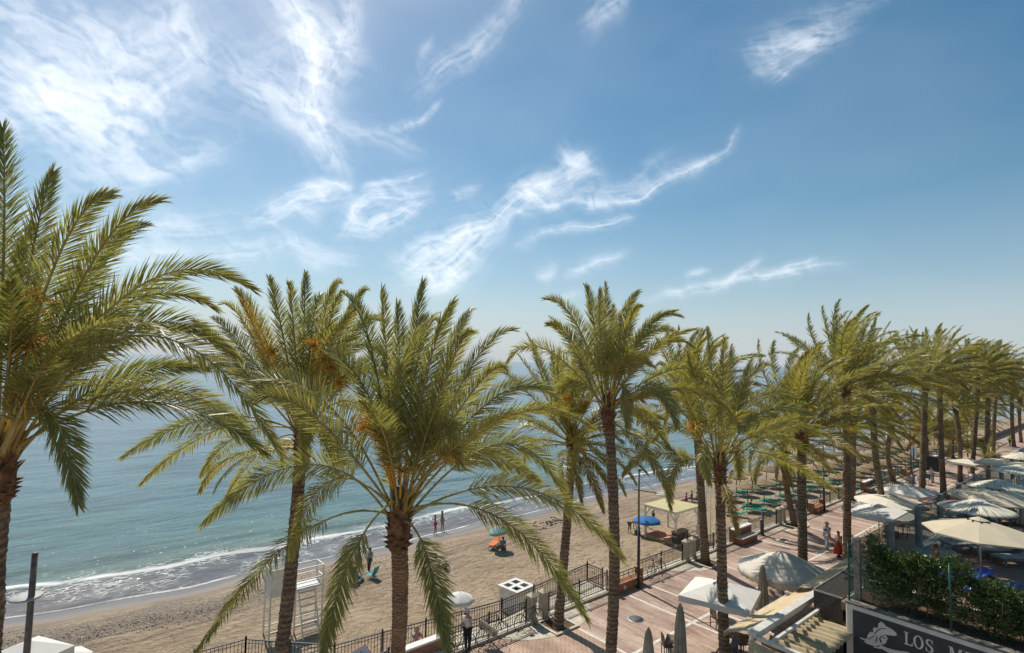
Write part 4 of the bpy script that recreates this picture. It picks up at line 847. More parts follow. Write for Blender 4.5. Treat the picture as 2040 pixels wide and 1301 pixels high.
person(G(2012, 888), 1.75, 255, 'person in a neon yellow jacket far along the promenade', (.62, .72, .04), (.03, .03, .04), 'brown', group=WK, legs=((12, 8), (-12, 8)), sleeves='long')
person(G(1974, 890), 1.7, 250, 'distant walker in a white top near the wall', (.66, .60, .55), (.30, .12, .10), 'dark', group=WK)
person(G(1604, 1085), 1.6, 200, 'person almost hidden behind the palm trunk by the parasols', (.62, .55, .5), (.5, .42, .36), 'dark', arms=((30, 20, 45), (20, 20, 45)))
# beach people
BT = 'bathers on the beach'
person(onsand(867, 1063), 1.64, 230, 'woman in a red bikini standing at the waterline', None, (.62, .07, .04), 'brown', skin=SKIN_T, long_=False, arms=((-10, 95, 40), (-10, 95, 40)), shoes=None, group=BT, strap=1)
person(onsand(881, 1058), 1.80, 215, 'man in pale patterned shorts standing at the waterline', None, (.42, .38, .34), 'brown', skin=SKIN_T, long_=False, shoes=None, group=BT, arms=((-6, 60, 30), (4, 16, 10)))
person(onsand(1254, 1063), 1.76, 20, 'man in dark shorts bending down beside the blue umbrella', None, (.10, .11, .13), 'grey', skin=SKIN_T, long_=False, torso=72, legs=((10, 14), (-4, 8)), arms=((10, 6, 6), (0, 6, 6)), shoes=None, group=BT, look=25)
person(onsand(1302, 1041), 1.7, 250, 'seated bather in a straw hat behind the blue umbrella', (.05, .05, .06), (.1, .1, .12), 'dark', (.55, .42, .2), seat=.32, legs=((80, 70), (80, 70)), group=BT)
person(onsand(735, 1140), 1.68, 110, 'person in a grey top and dark leggings standing on a teal beach chair towel', (.30, .31, .36), (.04, .04, .055), 'dark', group=BT, shoes=None)
person(onsand(712, 1160), 1.65, 100, 'bather sitting low in the teal folding beach chair', (.34, .38, .42), (.2, .2, .24), 'brown', seat=.25, legs=((70, 60), (70, 60)), group=BT, torso=-18)
person(onsand(886, 1134), 1.68, 150, 'person in a dark and grey outfit reclining on the open sand', (.30, .29, .33), (.05, .05, .07), 'grey', seat=.08, legs=((75, 100), (80, 90)), torso=-45, arms=((-40, 0, 25), (-40, 0, 25)), group=BT)
person(onsand(1001, 1095), 1.66, 120, 'bather sitting under the teal umbrella beside the orange lounger', (.2, .22, .45), (.12, .12, .2), 'dark', seat=.12, legs=((75, 90), (70, 80)), torso=10, group=BT)
for px, py, c, lb in ((1366, 1003, (.62, .10, .22), 'bather in pink sitting left of the first straw umbrella'), (1377, 999, (.08, .06, .06), 'bather in black sitting in the shade of the first straw umbrella'), (1387, 1001, (.55, .5, .5), 'bather in white sitting nearest the white pole')):
    person(onsand(px, py), 1.68, 200, lb, c, (.1, .1, .13), 'dark', seat=.3, legs=((80, 75), (75, 60)), group=BT, shoes=None, torso=-8)
# ================================================================== BEACH OBJECTS
M_WOOD = noise_mat('weathered_wood', (.11, .07, .04), (.22, .15, .09), .8, 5, stretch=(1, 1, 6))
M_DECK = noise_mat('deck_wood', (.28, .18, .10), (.44, .30, .17), .75, 5)
M_STRAW = noise_mat('straw_thatch', (.16, .105, .055), (.33, .235, .13), .95, 9, bump=.8, stretch=(1, 1, 3))
M_GREEN = noise_mat('green_mattress', (.004, .20, .105), (.010, .31, .17), .7, 6)
M_PLW = noise_mat('white_plastic', (.60, .60, .57), (.76, .76, .72), .4, 4)
M_YEL = cloth_tr('pale_yellow_canvas', (.74, .66, .36), .3)
M_BLUE = cloth_tr('blue_umbrella_cloth', (.05, .27, .62), .35)
M_TEAL = noise_mat('teal_cloth', (.01, .26, .32), (.02, .38, .44), .7, 6)
M_ORANGE = noise_mat('orange_towel', (.55, .13, .03), (.68, .22, .06), .85, 5)
M_STEEL = noise_mat('galvanised_steel', (.30, .31, .31), (.45, .46, .46), .45, 6, metal=.6)
M_DARKP = noise_mat('dark_plastic', (.015, .017, .02), (.035, .038, .042), .5, 8)
def straw_umbrella():
    t = thing('straw_umbrella', (0, 0, -60), 'straw umbrella over green loungers on the beach', 'beach umbrella', 'straw umbrellas standing in rows on the sand')
    m = MB(); m.tube([(0, 0, 0), (0, 0, 2.35)], [.05, .04], 7); m.build('pole', M_WOOD, t)
    m = MB(); rows = [(.04, .40), (.3, .32), (.6, .20), (.9, .09), (1.15, -.02), (1.13, -.12), (.8, -.0), (.2, .22)]
    n = 26; R = random.Random(5); vs = []
    for i, (r, z) in enumerate(rows):
        for k in range(n):
            j = 1+(.05*R.uniform(-1, 1) if i in (4, 5) else 0); a = 2*math.pi*k/n; vs.append((r*j*math.cos(a), r*j*math.sin(a), 2.1+z+(R.uniform(-.04, .03) if i >= 3 else 0)))
    m.add(vs, [(i*n+k, i*n+(k+1) % n, (i+1)*n+(k+1) % n, (i+1)*n+k) for i in range(len(rows)-1) for k in range(n)]); m.build('thatched_top', M_STRAW, t)
    return t
def lounger(mat, label, group):
    t = thing('sun_lounger', (0, 0, -60), label, 'sun lounger', group)
    m = MB()
    for s_ in (-1, 1): m.beam((-.95, s_*.30, .30), (.95, s_*.30, .30), .05, .07)
    for x in (-.93, -.3, .3, .93): m.beam((x, -.3, .30), (x, .3, .30), .05, .04)
    m.build('frame', M_PLW, t)
    for x in (-.75, .55):
        for s_ in (-1, 1): l = MB(); l.tube([(x-.12, s_*.30, .28), (x, s_*.31, .0)], [.035, .03], 6); l.build('leg', M_PLW, t)
    m = MB(); m.box((-.28, 0, .37), (1.3, .56, .09)); m.build('mattress', mat, t, bevel=.025)
    m = MB(); m.beam((.36, 0, .38), (.98, 0, .60), .56, .08); m.build('backrest', mat, t, bevel=.02)
    return t
SU = straw_umbrella(); GL = lounger(M_GREEN, 'green mattress lounger under the straw umbrellas', 'green sun loungers in rows on the sand')
first = True; k_ = 0
for rx, ys0, ny in ((-31.1, 56.2, 23), (-27.3, 54.6, 24), (-23.6, 68.5, 15)):
    for i in range(ny):
        y = ys0+3.45*i; x = rx+rnd.uniform(-.15, .15); z = sand_at(x, y)
        if first: o = SU; o.location = (x, y, z-.05)
        else: o = copy_tree(SU, None, (x, y, z-.05))
        o.rotation_euler = (rnd.uniform(-.04, .04), rnd.uniform(-.04, .04), rnd.uniform(0, 6))
        for dy in (-.62, .55):
            lx, ly = x+.75, y+dy
            if first: l = GL; first = False; l.location = (lx, ly, sand_at(lx, ly))
            else: l = copy_tree(GL, None, (lx, ly, sand_at(lx, ly)))
            l.rotation_euler.z = rnd.uniform(-.08, .08)
            first = False
for (px, py, a, lb) in ((1465, 1029, .5, 'nearest green lounger standing alone in the sun before the rows'), (1505, 1022, .55, 'green lounger at the front corner beside a person in black')):
    p = onsand(px, py); copy_tree(GL, None, p, a, lb)
person(onsand(1492, 1019, .0), 1.7, 200, 'person in black sitting at the front corner of the loungers', (.03, .03, .04), (.04, .04, .05), 'dark', seat=.42, legs=((85, 30), (80, 70)), torso=-25, group=BT, shoes=None)
# white beach pergola with yellow top
zb = sand_at(-26.4, 39.6); X0, X1, Y0, Y1 = -27.95, -25.05, 38.25, 41.5; zt = .22
t = thing('beach_pergola', (0, 0, 0), 'white square pergola with pale yellow canopy on a wooden deck', 'pergola')
for x in (X0, X1):
    for y in (Y0, Y1): m = MB(); m.beam((x, y, zb), (x, y, zt), .13, .13); [m.beam((x, y, zt-.75), (x+(.5 if x == X0 else -.5), y, zt-.1), .07, .07)]; m.beam((x, y, zt-.75), (x, y+(.5 if y == Y0 else -.5), zt-.1), .07, .07); m.build('post', M_WHITEP, t)
m = MB()
for x in (X0, X1): m.beam((x, Y0-.1, zt+.02), (x, Y1+.1, zt+.02), .10, .20)
for y in (Y0, Y1): m.beam((X0+.05, y, zt+.022), (X1-.05, y, zt+.022), .10, .19)
m.build('top_frame', M_WHITEP, t)
m = MB(); m.add([(X0-.12, Y0-.12, zt+.14), (X1+.12, Y0-.12, zt+.14), (X1+.12, Y1+.12, zt+.14), (X0-.12, Y1+.12, zt+.14), (-26.5, 39.9, zt+.22)], [(0, 1, 4), (1, 2, 4), (2, 3, 4), (3, 0, 4)])
solid(m.build('canopy', M_YEL, t), .03)
m = MB()
for i in range(14): m.box((X0+.11+.214*i, 39.88, zb+.22), (.20, 3.5, .05))
m.box((-26.5, 39.88, zb+.09), (2.9, 3.3, .18)); m.build('deck', M_DECK, t)
c_ = G(1358, 1080, zb+.3)
t = thing('bar_counter', (c_.x-.2, c_.y+.1, zb+.245), 'dark wooden counter under the white beach pergola', 'counter', rz=1.57); m = MB(); m.box((0, 0, .42), (1.5, .55, .84)); m.build('front', M_DARKP, t, bevel=.01); m = MB(); m.box((0, 0, .87), (1.6, .65, .06)); m.box((0, .1, .55), (1.56, .58, .12)); m.build('top', M_DECK, t, bevel=.01)
m_, tt_, b_ = new_mat('red_white_tape'); tc_ = nd(tt_, 'TexCoord'); w_ = nd(tt_, 'TexWave', bands_direction='Y'); w_.inputs['Scale'].default_value = 2.2; lk(tt_, tc_.outputs['Object'], w_.inputs[0]); r_ = nd(tt_, 'ValToRGB'); r_.color_ramp.interpolation = 'CONSTANT'; r_.color_ramp.elements[0].color = (.7, .68, .65, 1); r_.color_ramp.elements[1].position = .5; r_.color_ramp.elements[1].color = (.55, .03, .03, 1); lk(tt_, w_.outputs[0], r_.inputs[0]); lk(tt_, r_.outputs[0], b_.inputs[0])
m = MB()
for z0, z1 in ((.95, .80), (.45, .60)):
    for (xa, ya), (xb, yb) in (((X1+.08, Y0), (X1+.08, Y1)), ((X0, Y0-.08), (X1, Y0-.08))):
        P = [Vector((xa+(xb-xa)*f, ya+(yb-ya)*f, zb+z0+(z1-z0)*f-.18*math.sin(math.pi*f))) for f in (i/8 for i in range(9))]
        for a_, c2 in zip(P, P[1:]): m.beam(a_, c2, .008, .07)
tag(m.build('barrier_tape', m_), 'red and white barrier tape strung round the beach pergola', 'tape')
for x, lb in ((-.9, 'thin metal handrail behind the beach pergola, seaward one'), (-.1, 'thin metal handrail behind the beach pergola, landward one')): t = thing('metal_handrail', (-24.6+x, 39.2, sand_at(-24.6, 39.2)), lb, 'handrail', 'handrails behind the beach pergola'); m = MB(); m.tube([(0, -.2, 0), (0, -.2, .95), (.1, 2.6, .95), (.1, 2.6, 0)], .025, 6); m.build('rail', M_STEEL, t)
# beach umbrellas with people
def beach_umbrella(p, r, zc, mat, label, stripes=0, tilt=(0, 0)):
    t = thing('beach_umbrella', p, label, 'beach umbrella', 'cloth umbrellas of bathers'); m = MB(); m.tube([(0, 0, -.1), (0, 0, zc+.42)], .02, 6); m.build('pole', M_PLW, t)
    m = MB(); dome_canopy(m, r, .42, 8, .06, .10); o = solid(m.build('canopy', mat, t, loc=(0, 0, zc)), .004); t.rotation_euler = (tilt[0], tilt[1], .3); return t
beach_umbrella(onsand(1288, 1066), 1.18, 1.2, M_BLUE, 'bright blue beach umbrella beside the white pergola')
beach_umbrella(onsand(996, 1094), .75, 1.35, cloth_tr('pale_teal_cloth', (.35, .62, .60), .3), 'pale teal beach umbrella over the orange lounger', tilt=(.1, -.1))
p = onsand(1312, 1066); m = MB(); m.box((0, 0, .10), (.9, 1.6, .2)); tag(m.build('towel_bundle', M_ORANGE, loc=p, rz=.4, bevel=.08), 'orange towel on the sand under the blue umbrella', 'towel')
p = onsand(1270, 1066); t = thing('beach_bag', p, 'dark green beach bag beside the bending man', 'bag'); m = MB(); m.box((0, 0, .2), (.5, .3, .4)); m.build('body', noise_mat('green_bag', (.02, .06, .05), (.03, .1, .08)), t, bevel=.08); m = MB(); m.tube([(-.15, 0, .38), (-.1, 0, .55), (.1, 0, .55), (.15, 0, .38)], .012, 5); m.build('handle', M_DARKP, t)
OL = copy_tree(GL, None, onsand(986, 1090), 2.2, 'orange lounger on the open sand under the teal umbrella'); OL['group'] = 'loungers of bathers'
for ch in OL.children:
    if ch.name.startswith(('mattress', 'backrest')): ch.data = ch.data.copy(); ch.data.materials[0] = M_ORANGE
def beach_chair(p, rz, label):
    t = thing('folding_chair', p, label, 'beach chair', 'teal folding beach chairs', rz); m = MB(); m.beam((-.25, 0, .25), (.22, 0, .28), .5, .02); m.build('seat', M_TEAL, t); m = MB(); m.beam((-.25, 0, .27), (-.5, 0, .85), .5, .02); m.build('backrest', M_TEAL, t)
    m = MB()
    for s_ in (-.27, .27): m.tube([(-.5, s_, .88), (-.2, s_, .25), (.15, s_, 0)], .014, 5); m.tube([(.25, s_, .3), (-.1, s_, .15), (-.35, s_, 0)], .014, 5); m.tube([(-.33, s_, .48), (.2, s_, .46), (.2, s_, .25)], .014, 5)
    m.build('tube_frame', M_STEEL, t); return t
beach_chair(onsand(712, 1160), 1.9, 'teal folding chair with a bather sitting in it'); beach_chair(onsand(739, 1152), 3.6, 'empty teal folding chair beside the standing person in grey')
# white box bin with four openings
bx = onsand(1030, 1192); zt = -1.0; t = thing('white_bin_enclosure', (-24.45, 21.15, sand_at(-24.4, 21)), 'white square box with four openings in its top on the sand', 'bin enclosure', rz=.12)
h_ = zt-sand_at(-24.4, 21); m = MB(); a = .66
for s_ in (-1, 1): m.box((s_*a, 0, h_/2), (.06, 2*a+.06, h_)); m.box((0, s_*a, h_/2), (2*a-.06, .06, h_))
m.build('side_panel', M_WHITEP, t)
m = MB()
for c in (-a, 0, a): m.box((c, 0, h_+.03), (.22, 2*a+.22, .06)); 
for c in (-a, 0, a):
    for d in (-a/2, a/2): m.box((d, c, h_+.031), (a-.22, .22, .058))
m.build('top_frame', M_WHITEP, t); m = MB(); m.box((0, 0, h_-.45), (2*a-.1, 2*a-.1, .04)); m.build('inner_shelf', M_WOOD, t)
p = G(995, 1228, -1.0); t = thing('litter_bin', (p.x-.1, p.y, -2.3), 'green litter bin behind the railing bars beside the white box', 'bin'); m = MB(); m.lathe((0, 0, .0), [(.22, 0), (.27, .85), (.29, .87), (.25, .93)], 14); m.build('body', noise_mat('green_bin', (.03, .10, .03), (.05, .16, .05)), t); m = MB(); m.lathe((0, 0, .93), [(.25, 0), (.15, .1), (.02, .14)], 14); m.build('lid', M_DARKP, t)
# lifeguard chair
x0, x1, y0, y1 = -30.6, -29.65, 9.05, 11.75; z0 = sand_at(-30, 10); H2 = 2.2
t = thing('lifeguard_chair', (0, 0, 0), 'white wooden lifeguard tower with ladder and boarded side', 'lifeguard tower')
for x in (x0, x1):
    for y in (y0, 10.3, y1): m = MB(); m.beam((x, y, z0-.1), (x, y, z0+(3.5 if y < 11 else 3.2)), .075, .075); m.build('post', M_WHITEP, t)
m = MB()
for x in (x0, x1): m.box((x, (y0+10.3)/2, z0+2.78), (.03, 1.2, 1.35))
m.box((-30.12, y0, z0+2.78), (.9, .03, 1.35)); m.build('side_board', M_WHITEP, t)
m = MB()
for i in range(9): m.box((x0+.06+.106*i, 11.0, z0+H2), (.095, 1.45, .04))
m.build('platform', M_WHITEP, t); RB = []
for z in (2.62, 3.2): RB += [((x1, 10.3, z0+z), (x1, y1, z0+z), .06, .06), ((x0, 10.3, z0+z), (x0, y1, z0+z), .06, .06), ((x0, y1, z0+z), (x1, y1, z0+z), .06, .06)]
for x in (x0, x1): RB += [((x, y0, z0+.35), (x, y1, z0+.35), .05, .05), ((x, y0, z0+H2-.05), (x, y1, z0+H2-.05), .05, .09)]
for q_ in RB: m = MB(); m.beam(*q_); m.build('rail', M_WHITEP, t)
m = MB()
for s_ in (10.45, 11.3): m.beam((x1, s_, z0+H2), (x1+.95, s_, z0), .05, .09)
m.build('ladder_side', M_WHITEP, t)
for i in range(7): f = (i+.6)/7.2; m = MB(); m.box((x1+.95*f, 10.875, z0+H2*(1-f)), (.16, .85, .03)); m.build('step', M_WHITEP, t)
# white masts
for px, lb in ((1407, 'slim white mast on the beach behind the palm, left one'), (1416, 'slim white mast on the beach behind the palm, right one')):
    p = onsand(px, 1092); t = thing('white_mast', p, lb, 'mast', 'two white masts behind the railing'); m = MB(); m.tube([(0, 0, 0), (0, 0, 5.4)], [.05, .03], 8); m.build('pole', M_WHITEP, t); m = MB(); m.ball((0, 0, 5.43), .05, 8); m.build('cap', M_WHITEP, t)
# rocks and seaweed clumps on the sand
M_ROCK = noise_mat('dark_stones', (.05, .045, .04), (.20, .18, .15), .9, 9, bump=.5)
m = MB(); R = random.Random(3)
for cx_, cy_, n_, sp in ((1102, 1040, 60, 1.0), (300, 1190, 0, 2)):
    c = onsand(cx_, cy_)
    for i in range(n_):
        x, y = c.x+R.gauss(0, sp*.6), c.y+R.gauss(0, sp*1.1); r = R.uniform(.05, .16); m.ball((x, y, sand_at(x, y)+r*.2), r, 6, (1, R.uniform(.7, 1.3), .6))
tag(m.build('stones', M_ROCK), kind='stuff')
m = MB()
for i in range(1600):
    y = R.uniform(-4, 24); tt = R.gauss(4.6, .9)+.9*math.sin(y*.3); x = float(shore(y))+tt
    if R.random() < (y-8)/26: continue
    r = R.uniform(.015, .05); m.ball((x, y, sand_at(x, y)+r*.25), r, 4, (1, R.uniform(.7, 1.4), .6))
tag(m.build('pebbles', noise_mat('pebbles', (.06, .05, .045), (.22, .19, .15), .8, 3)), kind='stuff')
# ================================================================== PROMENADE OBJECTS
def bicycle():
    t = thing('bicycle', (0, 0, -60), 'x', 'bicycle', 'bicycles parked against the railing')
    for x in (-.53, .53):
        m = MB(); n = 28; R_ = .335; m.tube([(x+R_*math.cos(2*math.pi*k/n), 0, .345+R_*math.sin(2*math.pi*k/n)) for k in range(n+1)], .018, 6, cap=False); w = m.build('wheel', M_DARKP, t)
        m = MB(); [m.tube([(x, 0, .345), (x+R_*math.cos(2*math.pi*k/16), 0, .345+R_*math.sin(2*math.pi*k/16))], .003, 3, cap=False) for k in range(16)]; m.build('spokes', M_STEEL, w)
    m = MB(); A, B_, C2, D2, E2 = (-.53, 0, .345), (-.08, 0, .30), (-.22, 0, .80), (.36, 0, .86), (.53, 0, .345)
    for a, b in ((A, B_), (A, C2), (B_, C2), (B_, D2), (D2, E2), (C2, (.33, 0, .78))): m.tube([a, b], .017, 6)
    m.build('frame', M_DARKP, t); m = MB(); m.tube([(-.22, 0, .8), (-.25, 0, .92)], .014, 5); m.ball((-.27, 0, .95), .11, 8, (1.3, .7, .35)); m.build('saddle', M_DARKP, t)
    m = MB(); m.tube([(.36, 0, .86), (.34, 0, 1.0)], .014, 5); m.tube([(.25, -.27, 1.03), (.38, -.15, 1.02), (.38, .15, 1.02), (.25, .27, 1.03)], .014, 6); m.build('handlebar', M_STEEL, t)
    m = MB(); m.tube([(-.17, .06, .28), (-.08, .06, .30), (.02, .06, .25)], .010, 5); m.lathe((0, 0, 0), [(.001, 0)], 3) if 0 else None; m.box((.03, .09, .24), (.08, .05, .02)); m.build('pedal', M_STEEL, t)
    return t
BK = bicycle()
bk = [(-18.74, 14.95, 'black bicycle leaning on the railing beside the man with the white parasol', 90), (-18.72, 17.05, 'bicycle with greenish frame leaning on the railing before the first stone pillar', 88), (-18.72, 13.2, 'bicycle half hidden behind the man in black trousers', 92),
      (-18.70, 26.75, 'black bicycle standing alone against the railing beside the lamp post', 90)]
for i in range(6): bk.append((-18.55, 62.6+.62*i, 'far bicycle standing in the row beside the slim palm trunk', 25+rnd.uniform(-6, 6)))
for i, (x, y, lb, rz) in enumerate(bk):
    o = BK if i == 0 else copy_tree(BK); o.location = (x, y, .0); o['label'] = lb; o.rotation_euler = (rad(-8) if i < 4 else 0, 0, rad(rz))
    if i >= 4: o['group'] = 'bicycles parked in a far row'
# easel sign, red framed sign
M_BOARD = noise_mat('cream_board', (.52, .45, .33), (.64, .56, .42), .7, 4)
p = G(972, 1290); t = thing('menu_board', (p.x-.15, p.y+.1, 0), 'cream menu board tilted on a wire stand by the bicycle', 'sign', rz=rad(35)); m = MB(); m.beam((-.42, 0, .86), (.42, .0, .50), .03, .34); m.build('board', M_BOARD, t)
m = MB(); R = random.Random(2)
for i in range(14):
    f = i/13; c = Vector((-.36+.72*f, -.02, .86-.36*f*.93-.02)); m.box((c.x, c.y, c.z+R.uniform(-.04, .04)), (.035, .012, R.uniform(.04, .16)))
m.build('lettering', noise_mat('faded_print', (.22, .20, .18), (.35, .30, .22)), t)
m = MB()
for a, b in (((-.3, 0, .8), (-.42, -.25, 0)), ((.3, 0, .55), (.12, -.3, 0)), ((-.1, 0, .65), (-.05, .3, 0))): m.tube([a, b], .012, 5)
m.build('stand', M_IRON, t)
c = D(716, 1300, depth(G(716, 1330))); t = thing('framed_sign', (c.x, c.y, 0), 'tilted white sign with red frame at the bottom edge', 'sign'); zc = c.z
a = D(702, 1301, 16.2); q = [D(700, 1299, 16.0), D(726, 1284, 16.2), D(738, 1300, 16.1), D(712, 1318, 15.9)]; o_ = Vector((c.x, c.y, 0)); q = [v-o_ for v in q]; n_ = (q[1]-q[0]).cross(q[3]-q[0]).normalized()*.02
m = MB(); m.add([v-n_ for v in q]+[v for v in q], [(3, 2, 1, 0), (4, 5, 6, 7), (0, 1, 5, 4), (1, 2, 6, 5), (2, 3, 7, 6), (3, 0, 4, 7)]); m.build('panel', M_PLW, t)
m = MB(); [m.beam(q[i]+n_*.3, q[(i+1) % 4]+n_*.3, .03, .03) for i in range(4)]; m.beam((q[0]+q[1])/2+n_*.3, (q[2]+q[3])/2+n_*.3, .012, .012); m.build('red_frame', cm((.60, .04, .03), .5, 'red_paint'), t); m = MB(); m.tube([(0, 0, 0), (q[0]+q[2])/2-n_*2], .02, 6); m.build('leg', M_IRON, t)
# parasols of the restaurants
def parasol(x, y, z0, ze, r, sides, mat, label, group, h=.55, rz=0, frill=.14, sag=.0, pole=M_WOOD, cap=True, tilt=(0, 0)):
    t = thing('parasol', (x, y, z0), label, 'parasol', group, rz); m = MB(); m.tube([(0, 0, 0), (0, 0, ze-z0+h*.98)], .03, 8); m.build('pole', pole, t)
    m = MB(); n = sides; sub = 6; N_ = n*sub; rows = []
    for i in range(8):
        f = i/7; row = []
        for k in range(N_):
            c = k//sub; ph = (k % sub)/sub; a0_ = 2*math.pi*c/n; a1_ = 2*math.pi*(c+1)/n; A_ = Vector((math.cos(a0_), math.sin(a0_))); B_ = Vector((math.cos(a1_), math.sin(a1_))); p = A_*(1-ph)+B_*ph
            row.append((p.x*r*f, p.y*r*f, h*(1-f**1.15)-sag*math.sin(math.pi*ph)*math.sin(math.pi*f*.75)))
        rows.append(row)
    if frill: rows.append([(a*1.004, b*1.004, z-frill*(1+.12*math.sin(k*2.1))) for k, (a, b, z) in enumerate(rows[-1])])
    vs = [p for r_ in rows for p in r_]; m.add(vs, [(i*N_+k, i*N_+(k+1) % N_, (i+1)*N_+(k+1) % N_, (i+1)*N_+k) for i in range(len(rows)-1) for k in range(N_)]); o = solid(m.build('canopy', mat, t, loc=(0, 0, ze-z0)), .006)
    for p_ in o.data.polygons: p_.use_smooth = n > 12
    m = MB()
    for c in range(min(n, 8)): a_ = 2*math.pi*c/min(n, 8); m.beam((0, 0, h-.03), (r*.97*math.cos(a_), r*.97*math.sin(a_), -.01), .02, .02)
    m.build('ribs', pole, t, loc=(0, 0, ze-z0))
    if cap:
        m = MB(); k = min(n, 8); m.lathe((0, 0, ze-z0), [(r*.17, h*.86+.05), (r*.08, h+.04), (.01, h+.09)], k, smooth=False); m.build('vent_cap', mat, t)
        m = MB()
        for c in range(k): a_ = 2*math.pi*(c+.0)/k; m.beam((r*.15*math.cos(a_), r*.15*math.sin(a_), h*.86+.045+ze-z0), (r*.21*math.cos(a_+.25), r*.21*math.sin(a_+.25), h*.83+.02+ze-z0), .05, .012)
        m.build('vent_slit', M_DARKP, t)
    t.rotation_euler = (tilt[0], tilt[1], rz); return t
def closed_parasol(px, py, z, label, zbot=.9, mat=None):
    p = G(px, py, z); t = thing('closed_parasol', (p.x, p.y, 0), label, 'parasol', 'folded parasols'); m = MB(); m.tube([(0, 0, 0), (0, 0, z)], .028, 8); m.build('pole', M_WOOD, t); m = MB()
    m.lathe((0, 0, 0), [(.42, 0), (.42, .08), (.06, .12), (.05, .3)], 16); m.build('base', M_DARKP, t)
    n = 32; rows = [(.025, z), (.09, z-.16), (.13, z-.4), (.17, z-.8), (.215, zbot+.25), (.23, zbot)]; m = MB(); vs = []
    for i, (r, zz) in enumerate(rows):
        for k in range(n): a = 2*math.pi*k/n; rr = r*(1+(.22 if i else 0)*math.cos(8*a+i*.3)); vs.append((rr*math.cos(a), rr*math.sin(a), zz+(.05*math.cos(8*a) if i == 5 else 0)))
    m.add(vs, [(i*n+k, i*n+(k+1) % n, (i+1)*n+(k+1) % n, (i+1)*n+k) for i in range(5) for k in range(n)]); m.build('folded_canopy', mat or M_CANT2, t); return t
M_CANT2 = noise_mat('folded_beige_canvas', (.30, .25, .18), (.46, .40, .30), .85, 3)
PG = 'white parasols on the promenade'
parasol(-12.3, 22.05, 0, 2.35, 1.95, 4, M_CANW, 'big square cream parasol lying low behind the palm trunk', PG, .5, rz=rad(62), frill=.22, tilt=(-.03, .03))
parasol(-12.3, 28.0, 0, 2.05, 2.05, 18, M_CANG, 'worn grey dome parasol with dappled shade behind the folded one', PG, .85, frill=.3, rz=.2, cap=False)
closed_parasol(1519, 1125, 2.75, 'folded beige parasol between the cream parasol and the grey dome', .75); closed_parasol(1355, 1202, 2.75, 'folded beige parasol in the middle of the bottom edge', .6); closed_parasol(1292, 1250, 2.55, 'folded beige parasol at the bottom edge, leaning left of its taller neighbour', .6)
parasol(-12.6, 43.3, 0, 2.3, 2.2, 8, M_CANW, 'white parasol nearest the glass screen posts, low and bright', PG, .45, frill=.18, rz=.3)
parasol(-12.9, 47.0, 0, 2.35, 2.3, 8, M_CANC, 'cream parasol overlapping a whiter one beside the leaning trunk', PG, .5, frill=.15, rz=.1)
parasol(-13.1, 52.3, 0, 2.35, 2.3, 4, M_CANW, 'white square parasol farthest along before the walkers', PG, .5, frill=.18, rz=.5)
parasol(-13.4, 74.5, 0, 2.3, 1.9, 4, M_CANC, 'small cream parasol beyond the glass screens', PG, .4, frill=.18, rz=.5)
# bins, sign, bollard
t = thing('bollard', (-18.63, 39.21, 0), 'blue grey bollard standing beside the brick bench', 'bollard'); m = MB(); m.lathe((0, 0, 0), [(.13, 0), (.13, 1.0), (.15, 1.02), (.15, 1.08), (.02, 1.1)], 12); m.build('post', cm((.09, .11, .13), .5, 'blue_grey_paint'), t); m = MB(); m.lathe((0, 0, 0), [(.2, .001), (.2, .03), (.14, .05)], 12); m.build('base', M_DARKP, t)
p = G(1862, 938); t = thing('recycling_bin', (p.x, p.y, 0), 'dark square recycling bin between two palm trunks', 'bin'); m = MB(); m.box((0, 0, .8), (1.3, 1.2, 1.5)); m.build('body', M_DARKP, t, bevel=.06); m = MB(); m.box((0, 0, 1.6), (1.36, 1.26, .12)); m.build('lid', M_DARKP, t, bevel=.04)
p = G(1586, 1044); t = thing('bin', (p.x-.3, p.y+.3, 0), 'blue grey metal bin behind the rail row palm', 'bin'); m = MB(); m.box((0, 0, .5), (.45, .45, 1.0)); m.build('body', cm((.16, .19, .22), .5, 'blue_grey_paint'), t, bevel=.03); m = MB(); m.box((0, 0, 1.03), (.5, .5, .06)); m.build('lid', M_DARKP, t)
t = thing('information_sign', (-17.8, 72.6, 0), 'blue grey square information sign mounted on the lamp post', 'sign'); m = MB(); m.box((.14, .02, 2.9), (.05, 1.1, 1.2), .7); m.build('panel', cm((.22, .27, .30), .5, 'sign_grey'), t, bevel=.02); m = MB(); m.box((.10, 0, 2.9), (.03, .1, 1.0), .7); m.build('bracket', M_IRON, t)
p = G(1895, 921); t = thing('sign_post', (p.x, p.y, 0), 'thin grey sign post with a small plate far along', 'sign'); m = MB(); m.tube([(0, 0, 0), (0, 0, 3)], .04, 6); m.build('pole', M_STEEL, t); m = MB(); m.box((0, 0, 2.7), (.04, .5, .5), .8); m.build('plate', cm((.12, .16, .2), .5, 'sign_grey'), t)
